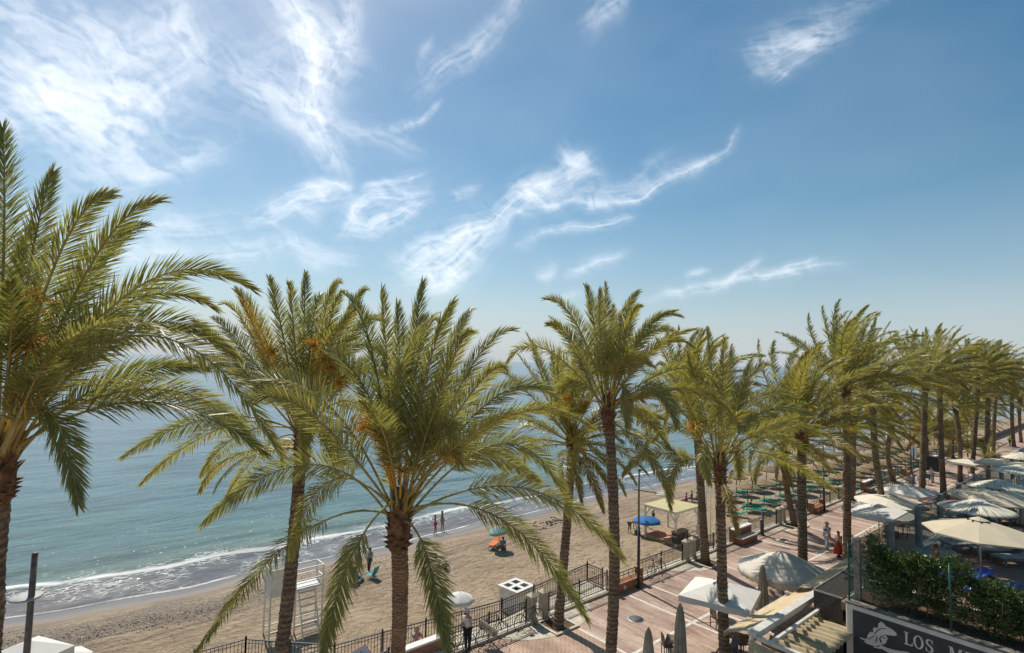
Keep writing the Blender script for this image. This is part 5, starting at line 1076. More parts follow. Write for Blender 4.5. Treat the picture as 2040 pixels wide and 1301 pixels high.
# wheelchair
p = G(1856, 964); t = thing('wheelchair', (p.x-.25, p.y-.75, 0), 'wheelchair with white seat cloth pushed by the man in blue', 'wheelchair', rz=rad(250))
for s_ in (-.3, .3):
    m = MB(); m.tube([(.3*math.cos(2*math.pi*k/16)-.05, s_, .31+.3*math.sin(2*math.pi*k/16)) for k in range(17)], .02, 5, cap=False); m.build('wheel', M_DARKP, t); m = MB(); m.tube([(.07*math.cos(2*math.pi*k/10)+.42, s_*.8, .08+.07*math.sin(2*math.pi*k/10)) for k in range(11)], .018, 5, cap=False); m.build('front_wheel', M_DARKP, t)
m = MB(); m.box((.1, 0, .52), (.5, .5, .1)); m.box((.45, 0, .35), (.1, .5, .4)); m.build('seat', M_PLW, t, bevel=.03); m = MB(); m.box((-.18, 0, .8), (.08, .5, .55)); m.build('backrest', M_DARKP, t, bevel=.02); m = MB(); [m.tube([(-.2, s_, .4), (-.22, s_, 1.0), (-.38, s_, 1.02)], .015, 5) for s_ in (-.27, .27)]; m.build('push_handle', M_STEEL, t)
# kiosk canopy and umbrella at lower left
c = D(55, 1290, 15.5); t = thing('white_stall', (c.x, c.y, 0), 'white canvas stall roof at the lower left corner beside the lamp post', 'stall', rz=.55); zz = c.z-.15
m = MB(); m.add([(-.8, -.75, zz), (.8, -.75, zz), (.8, .75, zz), (-.8, .75, zz), (0, 0, zz+.35)], [(0, 1, 4), (1, 2, 4), (2, 3, 4), (3, 0, 4)]); solid(m.build('roof', M_CANW, t), .01); m = MB()
for a, b in (((-.8, -.75), (.8, -.75)), ((.8, -.75), (.8, .75)), ((.8, .75), (-.8, .75)), ((-.8, .75), (-.8, -.75))): m.add([(*a, zz-.01), (*b, zz-.01), (*b, zz-.9), (*a, zz-.9)], [(0, 1, 2, 3)])
m.build('valance', M_CANW, t)
for x in (-.78, .78):
    for y in (-.73, .73): m = MB(); m.tube([(x, y, 0), (x, y, zz)], .025, 6); m.build('pole', M_PLW, t)
c = G(135, 1299, 2.4); parasol(c.x, c.y-.3, 0, 2.2, .95, 8, M_CANW, 'white round parasol at the lower left beside the stall roof', PG, .3, frill=.1)
for n_ in ():
    pass

# drains and covers in the paving
M_CAST = noise_mat('cast_iron_cover', (.05, .048, .045), (.12, .115, .10), .6, 20, bump=.4)
for x, y, r, lb in ((-17.2, 39.3, 0, 'rectangular drain grating in the paving beside the bollard'), (-15.6, 28.4, 1, 'round cast iron cover in the paving beside the long white line'), (-16.3, 21.6, 1, 'round cast iron cover in the paving near the leaning palm'), (-16.8, 33.8, 0, 'rectangular drain grating in the paving between two white bands')):
    t = thing('drain_cover', (x, y, 0), lb, 'drain cover', 'covers set into the promenade'); m = MB()
    if r: m.lathe((0, 0, 0), [(.33, .002), (.33, .012), (.01, .013)], 24); m.build('cover', M_CAST, t); m = MB(); m.lathe((0, 0, 0), [(.335, .001), (.39, .001), (.39, .009), (.335, .009)], 24, cap=False); m.build('rim', M_STEEL, t)
    else:
        [m.box((0, -.36+.08*i, .006), (.42, .045, .012)) for i in range(10)]; m.build('grating', M_CAST, t); m = MB()
        for a_, b_2, c2, d2 in ((-.26, 0, .08, .96), (.26, 0, .08, .96), (0, .44, .44, .08), (0, -.44, .44, .08)): m.box((a_, b_2, .0055), (c2, d2, .011))
        m.build('rim', M_WSTRIP, t)
# ================================================================== RESTAURANT ROOFS, TERRACE, SIGN WALL
TZ = 3.5; TX = -7.8; TY = 22.45
M_AWN = cloth_tr('tan_awning', (.64, .49, .29), .12); M_ALU = noise_mat('white_aluminium', (.58, .55, .48), (.70, .67, .60), .4, 4)
M_FLOORT = noise_mat('terrace_tiles', (.20, .12, .08), (.30, .19, .13), .7, 2)
M_FAC = noise_mat('shop_front_cream', (.40, .35, .27), (.52, .46, .36), .8, 1.5)
tb = thing('terrace_building', (0, 0, 0), 'one storey building carrying the glass fenced terrace above the promenade', 'building')
m = MB(); m.poly([(TX+.25, TY+.05), (40, TY+.05), (40, 260), (TX+.25, 260)], .02, TZ-.3); m.build('wall', M_FAC, tb)
m = MB(); m.poly([(TX, TY+.02), (40, TY+.02), (40, 260), (TX, 260)], TZ-.298, TZ-.02); m.build('terrace_slab', M_FLOORT, tb)
m = MB()
for i in range(3): m.box((TX+.19+.38*i, 140, TZ+.01), (.35, 234, .055))
m.build('edge_planks', noise_mat('grey_decking', (.27, .29, .27), (.42, .44, .41), .8, 2), tb)
for k in range(12): m = MB(); m.box((TX+.235, 29+k*5.2, 1.45), (.04, 3.6, 2.4)); m.build('window', noise_mat('dark_glass', (.02, .025, .03), (.05, .06, .07), .15, 1) if k == 0 else tb.children[-1].data.materials[0], tb)
# glass wind screen: posts and panes
M_GP = noise_mat('grey_green_post', (.17, .19, .18), (.27, .30, .29), .5, 3)
mg, tg, bgm = new_mat('screen_glass'); tg.nodes.remove(bgm); g1 = nd(tg, 'BsdfTransparent'); g1.inputs[0].default_value = (.90, .95, .93, 1); g2 = nd(tg, 'BsdfGlossy'); g2.inputs['Roughness'].default_value = .02; fr = nd(tg, 'Fresnel'); fr.inputs[0].default_value = 1.5; mxg = nd(tg, 'MixShader'); ml = nd(tg, 'Math', operation='MULTIPLY'); ml.inputs[1].default_value = .6; lk(tg, fr.outputs[0], ml.inputs[0]); lk(tg, ml.outputs[0], mxg.inputs[0]); lk(tg, g1.outputs[0], mxg.inputs[1]); lk(tg, g2.outputs[0], mxg.inputs[2]); lk(tg, mxg.outputs[0], tg.nodes['Material Output'].inputs[0])
tops = [(1763, 1036), (1818, 1006), (1863, 983), (1897, 962), (1928, 944), (1954, 930), (1977, 916)]
ysp = [G(*p, 5.45).y for p in tops]; ysp += [ysp[-1]+4.6*(i+1) for i in range(9)]
ordn = ['nearest the hedge', 'second from the hedge', 'third from the hedge', 'fourth from the hedge', 'fifth from the hedge']
for i, y in enumerate(ysp):
    lb = 'grey green post of the glass screen, '+ordn[i] if i < 5 else 'far grey green post of the glass screen'
    t = thing('screen_post', (TX+.1, y, TZ+.04), lb, 'post', 'posts of the glass screen' if i < 5 else 'far posts of the glass screen'); m = MB(); m.box((0, 0, .95), (.22, .34, 1.9)); m.box((-.115, 0, .95), (.012, .06, 1.84)); m.build('shaft', M_GP, t); m = MB(); m.box((0, 0, 1.915), (.25, .37, .03)); m.build('cap', M_STEEL, t)
for i, (ya, yb) in enumerate(zip([TY+.3]+ysp, ysp)):
    lb = 'clear glass pane of the screen before the post '+ordn[i] if i < 5 else 'far clear glass pane of the terrace screen'
    t = thing('glass_pane', (TX+.1, 0, TZ+.04), lb, 'glass screen', 'panes of the glass screen' if i < 5 else 'far panes of the glass screen'); m = MB(); m.box((0, (ya+yb)/2+.0, .95), (.012, yb-ya-.36, 1.78)); m.build('glass', mg, t)
    m = MB(); m.beam((0, ya+.18, 1.86), (0, yb-.18, 1.86), .03, .03); m.beam((0, ya+.18, .05), (0, yb-.18, .05), .03, .03); m.build('edge_strip', M_STEEL, t)
# umbrellas on the terrace
TG = 'large parasols on the hotel terrace'
def at(px, py, z): p = G(px, py, z); return p.x, p.y
rr = lambda px, py, z, hp: depth(G(px, py, z))*hp/FPX
x, y = at(1951, 1050, 6.05); parasol(x, y, TZ, 5.85, rr(1951, 1050, 6.05, 92), 8, M_CANT, 'large taupe octagonal parasol nearest the hedge', TG, .5, rz=.15, frill=.05, pole=M_STEEL)
x, y = at(1984, 984, 6.1); parasol(x, y, TZ, 5.9, rr(1984, 984, 6.1, 78), 8, M_CANT, 'second taupe octagonal parasol behind the woven one', TG, .5, rz=.35, frill=.05, pole=M_STEEL)
def woven_mat():
    m, t, b = new_mat('woven_straw_canopy'); tc = nd(t, 'TexCoord'); sx = nd(t, 'SeparateXYZ'); lk(t, tc.outputs['Object'], sx.inputs[0]); a = nd(t, 'Math', operation='ARCTAN2'); lk(t, sx.outputs[0], a.inputs[0]); lk(t, sx.outputs[1], a.inputs[1])
    cx = nd(t, 'CombineXYZ'); ml = nd(t, 'Math', operation='MULTIPLY'); ml.inputs[1].default_value = 16; lk(t, a.outputs[0], ml.inputs[0]); lk(t, ml.outputs[0], cx.inputs[0])
    ln = nd(t, 'VectorMath', operation='LENGTH'); lk(t, tc.outputs['Object'], ln.inputs[0]); m2 = nd(t, 'Math', operation='MULTIPLY'); m2.inputs[1].default_value = 1.3; lk(t, ln.outputs['Value'], m2.inputs[0]); lk(t, m2.outputs[0], cx.inputs[1])
    n = nd(t, 'TexNoise'); n.inputs['Scale'].default_value = 1.2; n.inputs['Detail'].default_value = 3; lk(t, cx.outputs[0], n.inputs[0]); r = nd(t, 'ValToRGB'); e = r.color_ramp.elements; e[0].position = .42; e[0].color = (.30, .26, .18, 1); e[1].position = .54; e[1].color = (.78, .72, .57, 1); lk(t, n.outputs[0], r.inputs[0]); lk(t, r.outputs[0], b.inputs[0]); b.inputs['Roughness'].default_value = .9; return m
M_WOV = woven_mat()
for px, py, r, lb in ((1945, 1003, 63, 'round woven straw parasol with white centre between two taupe ones'), (1991, 962, 52, 'round woven straw parasol fourth from the hedge'), (2030, 932, 45, 'round woven straw parasol cut by the right edge'), (2036, 906, 32, 'farthest small woven parasol at the right edge')):
    r = rr(px, py, 6.05, r); x, y = at(px, py, 6.05); o = parasol(x, y, TZ, 5.8, r, 28, M_WOV, lb, TG, .42, frill=.0, cap=False, pole=M_STEEL); m = MB(); m.lathe((0, 0, 5.8-TZ), [(r*.26, .325), (r*.12, .40), (.01, .44)], 20); m.build('white_centre', M_CANW, o)
x, y = at(2000, 922, 6.0); t = thing('flat_sunshade', (x, y, TZ), 'flat beige sunshade edge behind the woven parasols', 'sunshade', TG); m = MB(); m.box((0, 0, 2.45), (2.6, 3.0, .06)); m.build('canopy', M_CANT, t, bevel=.02); m = MB(); m.tube([(1, 1, 0), (1, 1, 2.4)], .04, 8); m.build('pole', M_STEEL, t)
for px, py, lb in ((2024, 950, 'folded beige parasol on the terrace between woven parasols'), (2010, 978, 'folded beige parasol on the terrace behind the second taupe parasol'), (2038, 985, 'folded beige parasol on the terrace at the right edge')):
    p = G(px, py, 5.75); o = closed_parasol(px, py, 5.75, lb, 4.3); 
    for ch in o.children:
        if ch.name.startswith('base'): ch.location.z = TZ
# terrace loungers and guests
M_GREYM = noise_mat('grey_lounger_frame', (.10, .095, .085), (.17, .16, .15), .5, 5); M_GREYC = noise_mat('grey_sling', (.30, .29, .26), (.42, .40, .36), .8, 5)
def tlounger(p, rz, label, mat=M_GREYC, back=.25):
    t = thing('terrace_lounger', p, label, 'sun lounger', 'grey loungers on the hotel terrace', rz); m = MB()
    for s_ in (-1, 1): m.beam((-1, s_*.34, .32), (1, s_*.34, .32), .05, .08)
    for x in (-1, 1): m.beam((x, -.34, .321), (x, .34, .321), .05, .078)
    m.build('frame', M_GREYM, t)
    for x in (-.9, .9):
        for s_ in (-1, 1): l = MB(); l.box((x, s_*.34, .14), (.05, .05, .28)); l.build('leg', M_GREYM, t)
    m = MB(); m.box((-.35, 0, .355), (1.25, .6, .03)); m.build('sling', mat, t); m = MB(); m.beam((.28, 0, .36), (.98, 0, .36+back), .6, .03); m.build('backrest', mat, t); return t
M_BT = noise_mat('blue_towel', (.02, .08, .42), (.04, .15, .60), .85, 6); M_LBT = noise_mat('patterned_blue_towel', (.03, .10, .22), (.30, .45, .55), .85, 9)
def tp(px, py): return G(px, py, TZ)
tl = [((1925, 1096), .95, 'grey lounger nearest the edge planks under the big taupe parasol', M_GREYC), ((1985, 1108), .9, 'grey lounger beyond the parasol pole, seat empty', M_GREYC), ((2015, 1098), .9, 'lounger with a patterned blue towel and a seated man', M_LBT),
      ((1930, 1030), .95, 'lounger with a blue towel behind the woven parasol', M_BT), ((2005, 1040), .95, 'lounger with a raised back holding the man in blue shorts', M_GREYC), ((2033, 1046), .9, 'lounger at the right edge beside the man in blue shorts', M_GREYC), ((1875, 1040), .9, 'empty grey lounger behind the glass near the third post', M_GREYC),
      ((1875, 1012), .9, 'grey lounger behind the glass with a red towel', M_ORANGE), ((2030, 1125), .9, 'grey lounger at the right edge above the hedge', M_GREYC), ((1860, 1128), .9, 'grey lounger seen through the top of the hedge', M_GREYC), ((1925, 1165), .9, 'lounger with a blue towel seen through the hedge', M_BT), ((1975, 1195), .9, 'lounger with a blue towel lowest behind the hedge stems', M_BT), ((1955, 1010), .9, 'far grey lounger under the second taupe parasol', M_GREYC)]
for (px, py), rz, lb, mt in tl: tlounger(tp(px, py), rz, lb, mt)
TP_ = 'guests on the terrace loungers'
person(tp(2022, 1104), 1.78, 55, 'heavy bare backed man seated on a patterned blue towel under the taupe parasol', None, (.05, .08, .2), 'grey', long_=False, seat=.36, legs=((80, 20), (85, 30)), torso=8, bulk=1.35, shoes=None, group=TP_)
person(tp(2010, 1046), 1.80, 40, 'bare backed man with blue shorts leaning forward at the right edge', None, (.02, .06, .40), 'dark', long_=False, seat=.36, legs=((80, 40), (85, 40)), torso=35, bulk=1.3, shoes=None, group=TP_)
person(tp(1955, 1034), 1.70, 230, 'tanned guest lying back on the blue towel', None, (.02, .1, .35), 'brown', long_=False, seat=.30, legs=((85, 5), (80, 5)), torso=-60, shoes=None, group=TP_, lie=False)
person(tp(2034, 1040), 1.75, 230, 'guest in dark blue patterned trousers reclining at the right edge', (.5, .05, .05), (.06, .12, .25), 'dark', seat=.36, legs=((70, 60), (85, 30)), torso=-40, group=TP_)
person(tp(1868, 1142), 1.62, 200, 'guest in an orange top sitting behind the hedge', (.55, .12, .05), (.5, .12, .06), 'red', seat=.38, legs=((85, 80), (85, 80)), group=TP_)
person(tp(1868, 1017), 1.7, 200, 'guest in orange lying behind the glass near the third post', (.6, .15, .05), (.04, .1, .35), 'brown', seat=.34, legs=((85, 5), (80, 5)), torso=-60, group=TP_)
# small table behind the glass and restaurant furniture below
def table(p, label, top=M_WOOD):
    t = thing('cafe_table', p, label, 'table', 'cafe tables on the promenade', rnd.uniform(0, 1)); m = MB(); m.box((0, 0, .735), (.75, .75, .03)); m.build('tabletop', top, t, bevel=.005)
    for a in (-.3, .3):
        for b in (-.3, .3): m = MB(); m.beam((a, b, 0), (a, b, .72), .035, .035); m.build('leg', M_DARKP, t)
def chair(p, rz, label, mat=None):
    t = thing('cafe_chair', p, label, 'chair', 'cafe chairs on the promenade', rz); mat = mat or M_WOOD; m = MB(); m.box((0, 0, .45), (.42, .42, .03)); m.build('seat', mat, t); m = MB(); m.box((-.2, 0, .72), (.03, .42, .35)); m.build('backrest', mat, t)
    for a in (-.19, .19):
        for b in (-.19, .19): m = MB(); m.beam((a, b, 0), (a*1.05, b*1.05, .44), .03, .03); m.build('leg', M_DARKP, t)
for px, py, lb in ((1794, 1068, 'small dark table seen through the glass near the nearest posts'), (1772, 1082, 'cafe table under the nearest white parasol'), (1458, 1300, 'cafe table at the foot of the tan awning'), (1345, 1312, 'cafe table under the folded parasol at the bottom')): table(G(px, py), lb)
for px, py, rz, lb in ((1782, 1072, .3, 'cafe chair left of the small dark table'), (1806, 1062, 3.3, 'cafe chair right of the small dark table'), (1330, 1308, .9, 'wooden chair at the bottom edge under the folded parasol'), (1428, 1250, 1.2, 'slim dark wooden chair left of the palm trunk at the awning'), (1478, 1303, 2.6, 'dark chair beside the seated man under the awning')): chair(G(px, py), rz, lb)
person(G(1462, 1318), 1.78, 200, 'man with crossed legs sitting under the front edge of the tan awning', (.15, .2, .28), (.12, .16, .24), 'dark', long_=False, seat=.46, legs=((95, 60), (88, 80)), torso=-8, skin=SKIN_T)
# awnings
def awning(y0, y1, label, seams=1):
    t = thing('awning', (0, 0, 0), label, 'awning', 'tan awnings of the restaurants'); m = MB(); n = 24; k = 5; vs = []
    for i in range(k+1):
        for j in range(n+1):
            f = i/k; g = j/n; x = -9.42-1.0*f; vs.append((x, y0+(y1-y0)*g, 2.86-.42*f-.045*math.sin(math.pi*f)+.012*math.sin(g*40)))
    m.add(vs, [(i*(n+1)+j, i*(n+1)+j+1, (i+1)*(n+1)+j+1, (i+1)*(n+1)+j) for i in range(k) for j in range(n)], True); solid(m.build('fabric', M_AWN, t), .006)
    m = MB(); m.beam((-10.43, y0, 2.42), (-10.43, y1, 2.42), .05, .05); m.build('front_bar', M_ALU, t)
    m = MB(); vs = [];
    for j in range(n+1): g = j/n; y = y0+(y1-y0)*g; vs += [(-10.47, y, 2.40), (-10.48, y, 2.22-.02*math.sin(g*70))]
    m.add(vs, [(2*j, 2*j+1, 2*j+3, 2*j+2) for j in range(n)]); solid(m.build('valance', M_AWN, t), .004); return t
awning(19.0, 24.35, 'long tan awning sloping out beside the white pergola beam'); awning(25.2, 31.2, 'second tan awning behind the palm trunk, beside the slatted box')
m = MB(); m.box((-10.45, 18.2, 1.25), (.3, .3, 2.4)) if 0 else None
t = thing('pergola_frame', (0, 0, 0), 'white aluminium pergola with folded tan sunshade fabric', 'pergola'); m = MB(); m.box((-9.27, 21.55, 2.86), (.30, 5.7, .16)); m.box((-9.27, 21.55, 2.70), (.12, 5.7, .14)); m.build('front_beam', M_ALU, t, bevel=.01)
m = MB(); m.beam((-8.68, 18.7, 2.78), (-8.68, 24.0, 2.78), .10, .10); m.build('middle_rail', M_ALU, t); m = MB(); m.beam((-9.1, 18.75, 2.80), (-7.2, 18.75, 2.80), .14, .12); m.build('end_beam', M_ALU, t)
m = MB(); m.beam((-9.3, 18.75, 0), (-9.3, 18.75, 2.68), .12, .12); m.build('post', M_ALU, t); m = MB(); m.beam((-9.3, 24.3, 0), (-9.3, 24.3, 2.68), .12, .12); m.build('post', M_ALU, t)
m = MB(); ny = 110; nx = 6; vs = []
for j in range(ny+1):
    g = j/ny; y = 18.95+4.6*g; ph = (g*13) % 1; z = 2.66-.20*math.sin(math.pi*ph)**.6
    for i in range(nx+1): vs.append((-9.1+1.75*i/nx, y, z-.02*math.sin(i)))
m.add(vs, [(j*(nx+1)+i, j*(nx+1)+i+1, (j+1)*(nx+1)+i+1, (j+1)*(nx+1)+i) for j in range(ny) for i in range(nx)], True); solid(m.build('folded_fabric', cloth_tr('folded_tan_fabric', (.62, .50, .30), .3), t), .005)
m = MB(); vs = []
for i in range(25): f = i/24; x = -9.35+2.3*f; vs += [(x, 18.62+.02*math.sin(i*1.3), 2.72-.16*math.sin(f*2.6)*.6), (x, 18.58+.05*math.sin(i*1.1), 1.1)]
m.add(vs, [(2*j, 2*j+1, 2*j+3, 2*j+2) for j in range(24)], True); solid(m.build('side_curtain', M_AWN, t), .005)
# dark slatted plant screen box
M_MESH = noise_mat('dark_bronze_slats', (.055, .047, .040), (.12, .105, .09), .5, 12)
t = thing('slatted_box', (0, 0, 0), 'dark brown lattice box with slatted top beside the sign wall', 'plant screen'); xa, xb, ya, yb = -8.84, -7.83, 22.75, 26.6
m = MB()
for i in range(30): m.box((xa+.5*(xb-xa), ya+.05+(yb-ya)*i/30, TZ-.03), (xb-xa, .03, .06)) if 0 else None
for i in range(26): x = xa+(xb-xa)*(i+.5)/26; m.box((x, (ya+yb)/2, TZ-.03), (.018, yb-ya, .05))
m.build('top_slats', M_MESH, t); m = MB()
for i in range(22): x = xa+(xb-xa)*(i+.5)/22; m.box((x, ya, 1.9), (.020, .03, 3.15))
for j in range(46): z = .35+3.1*j/45; m.box(((xa+xb)/2, ya-.012, z), (xb-xa, .012, .022))
m.build('front_lattice', M_MESH, t); m = MB()
for i in range(60): y = ya+(yb-ya)*(i+.5)/60; m.box((xa, y, 1.9), (.03, .024, 3.15))
m.build('side_lattice', M_MESH, t); m = MB(); m.box(((xa+xb)/2, (ya+yb)/2, 1.5), (xb-xa-.2, yb-ya-.2, 2.9)); m.build('inner_unit', M_DARKP, t)
m = MB(); m.beam((xa, ya-.02, TZ), (xb, ya-.02, TZ), .05, .05); m.beam((xa, ya, TZ), (xa, yb, TZ), .04, .05); m.build('edge_frame', M_STEEL, t)
# ---- sign wall
WY = 22.4
def wp(px, py):                         # pixel -> point on the wall face plane y = WY
    d = ray(px, py); k = WY/d.y; return d.x*k, CAM_H+d.z*k
M_WALLS = noise_mat('white_render', (.66, .62, .54), (.80, .76, .67), .8, 2.5, bump=.1)
t = thing('sign_wall', (0, 0, 0), 'cream planter wall with a dark grey painted sign under the hedge', 'wall')
xl = wp(1684, 1200)[0]; ztop = TZ+.02
m = MB(); m.box(((xl+6)/2, WY+.15, (ztop+.0)/2), (6-xl, .3, ztop)); m.build('wall', M_WALLS, t, bevel=.05)
m = MB(); m.box(((xl+6)/2, WY+.16, ztop+.03), (6-xl+.04, .36, .06)); m.build('coping', noise_mat('grey_stained_coping', (.07, .065, .055), (.22, .20, .17), .9, 5), t, bevel=.01)
m = MB(); m.box(((xl+6)/2, WY+1.9, TZ+.2), (6-xl, .08, .45)); m.build('rear_wall', M_WALLC, t)
m = MB(); m.box(((xl+6)/2, WY+1.1, TZ-.02), (6-xl, 1.5, .12)); m.build('planter_soil', M_SOIL, t)
M_SIGN = noise_mat('sign_grey_paint', (.050, .050, .052), (.070, .070, .072), .7, 2); M_SCR = noise_mat('sign_cream_paint', (.66, .62, .52), (.80, .76, .65), .7, 6)
pl = wp(1699, 1214); m = MB(); m.box(((pl[0]+6)/2, WY-.008, (pl[1]+.9)/2+.0), (6-pl[0], .02, pl[1]-.9)); so__ = m.build('sign_panel', M_SIGN, t)
def flat(pts, name, mat, parent, yo=-.030, th=.018):
    from mathutils.geometry import tessellate_polygon
    loops = pts if isinstance(pts[0], list) else [pts]; loops = [[Vector((x, z, 0)) for x, z in lp] for lp in loops]
    tr = tessellate_polygon(loops); fl = [v for lp in loops for v in lp]; n = len(fl); vs = [(v.x, WY+yo, v.y) for v in fl]+[(v.x, WY+yo+th, v.y) for v in fl]; fs = [tuple(f) for f in tr]; o0 = 0
    for lp in loops:
        k = len(lp); fs += [(o0+i, o0+(i+1) % k, n+o0+(i+1) % k, n+o0+i) for i in range(k)]; o0 += k
    me = bpy.data.meshes.new(name); me.from_pydata(vs, [], fs); me.materials.append(mat); o = bpy.data.objects.new(name, me); COL.objects.link(o); o.parent = parent; return o
# letters in a slab serif, unit height 1
def arc(cx, cy, rx, ry, a0, a1, n=14): return [(cx+rx*math.cos(rad(a0+(a1-a0)*i/n)), cy+ry*math.sin(rad(a0+(a1-a0)*i/n))) for i in range(n+1)]
GLY = {'L': (.78, [[(0, 0), (.72, 0), (.74, .28), (.68, .28), (.62, .09), (.30, .09), (.30, .93), (.42, .95), (.42, 1), (0, 1), (0, .95), (.12, .93), (.12, .07), (0, .05)]]),
       'M': (1.15, [[(0, 0), (.34, 0), (.34, .05), (.22, .07), (.22, .78), (.50, 0), (.58, 0), (.86, .78), (.86, .07), (.74, .05), (.74, 0), (1.12, 0), (1.12, .05), (1.02, .07), (1.02, .93), (1.12, .95), (1.12, 1), (.84, 1), (.58, .30), (.32, 1), (0, 1), (0, .95), (.12, .93), (.12, .07), (0, .05)]]),
       'E': (.80, [[(0, 0), (.72, 0), (.75, .28), (.69, .28), (.62, .09), (.30, .09), (.30, .47), (.48, .47), (.50, .36), (.55, .36), (.55, .66), (.50, .66), (.48, .56), (.30, .56), (.30, .91), (.60, .91), (.66, .74), (.71, .74), (.70, 1), (0, 1), (0, .95), (.12, .93), (.12, .07), (0, .05)]]),
       'O': (.95, [[arc(.43, .5, .43, .52, 90, 438, 29), arc(.43, .5, .24, .44, 90, 438, 29)]]),
       'S': (.68, [[(.02, .02), (.07, .02), (.10, .08), (.30, -.02), (.52, .03), (.64, .18), (.62, .36), (.50, .50), (.30, .60), (.20, .70), (.22, .86), (.34, .94), (.48, .90), (.54, .70), (.60, .70), (.58, .98), (.53, .98), (.50, .94), (.32, 1.02), (.12, .96), (.03, .80), (.06, .62), (.20, .50), (.40, .40), (.46, .28), (.42, .12), (.28, .06), (.14, .12), (.08, .32), (.02, .32)]])}
la = wp(1801, 1257); hL = .41; zb_ = la[1]-hL
for ch, x in zip('LOSMEL', (-5.86, -5.60, -5.27, -4.67, -4.26, -3.98)):
    for pg in GLY[ch][1]: flat([[(x+u*hL*.80, zb_+v*hL) for u, v in q_] for q_ in pg] if isinstance(pg[0], list) else [(x+u*hL*.80, zb_+v*hL) for u, v in pg], 'letter', M_SCR, t)
# emblem: profile head with a winged hat and flowing scarf, drawn from the sign
def em(pts, name='emblem', mat=M_SCR, yo=-.030): return flat([wp(1640+a/5.1, 1060+b/5.1) for a, b in pts], name, mat, t, yo)
em([(565, 925), (590, 908), (615, 925), (640, 955), (700, 985), (742, 1020), (752, 1048), (720, 1052), (670, 1045), (630, 1040), (590, 1055), (570, 1085), (580, 1110), (600, 1150), (560, 1165), (535, 1160), (500, 1150), (470, 1140), (440, 1128), (415, 1108), (430, 1105), (405, 1090), (375, 1075), (380, 1065), (420, 1080), (450, 1080), (452, 1050), (470, 1020), (490, 1010), (515, 1020), (508, 985), (520, 962), (545, 975), (560, 965)])
em([(590, 1062), (612, 1048), (650, 1052), (648, 1070), (662, 1085), (640, 1095), (650, 1108), (635, 1118), (640, 1130), (610, 1140), (590, 1130), (600, 1105), (585, 1090)])
em([(510, 1165), (560, 1150), (610, 1155), (650, 1175), (720, 1195), (780, 1205), (860, 1215), (930, 1250), (900, 1270), (800, 1250), (740, 1255), (700, 1235), (650, 1215), (600, 1185), (550, 1178)])
for pts in ([(520, 1030), (545, 1000), (580, 975), (640, 975), (642, 981), (585, 983), (552, 1008), (528, 1036)], [(568, 1080), (585, 1060), (615, 1045), (616, 1052), (592, 1068), (576, 1088)], [(460, 1085), (490, 1065), (520, 1045), (524, 1050), (494, 1074), (466, 1092)], [(600, 1075), (622, 1066), (640, 1072), (622, 1080)], [(535, 1115), (545, 1060), (556, 1062), (547, 1118)]): em(pts, 'emblem_line', M_SIGN, -.036)
# ---- green fence posts and hedge
M_GRP = noise_mat('green_fence_paint', (.008, .07, .045), (.015, .12, .08), .45, 6)
def gpost(px, py, ztp, label, braces=True, yo=.45):
    p = G(px, py, TZ+.06); t = thing('fence_post', (p.x, WY+.14, TZ+.06), label, 'fence post', 'green metal fence posts on the sign wall'); m = MB(); m.tube([(0, 0, 0), (0, 0, ztp)], .032, 10); m.build('post', M_GRP, t); m = MB(); m.lathe((0, 0, ztp), [(.036, 0), (.036, .03), (.01, .045)], 10); m.build('cap', M_GRP, t)
    if braces: m = MB(); m.tube([(.04, .02, ztp*.85), (1.15, .05, 0)], .022, 8); m.build('brace', M_GRP, t)
gpost(1694, 1196, 2.15, 'green metal fence post at the corner of the hedge with diagonal brace'); gpost(1903, 1252, 2.15, 'green metal fence post in the middle of the hedge', False)
p = G(1700, 1190, TZ); t = thing('concrete_post', (xl+.22, WY+.62, TZ-.1), 'rough grey concrete post at the left end of the hedge', 'post'); m = MB(); m.box((0, 0, 1.15), (.20, .20, 2.3)); m.build('shaft', noise_mat('rough_concrete', (.20, .18, .15), (.38, .35, .30), .9, 8, bump=.5), t, bevel=.01); m = MB(); m.box((0, 0, 2.33), (.24, .24, .06)); m.build('cap', noise_mat('concrete_cap', (.3, .28, .24), (.4, .37, .32)), t)
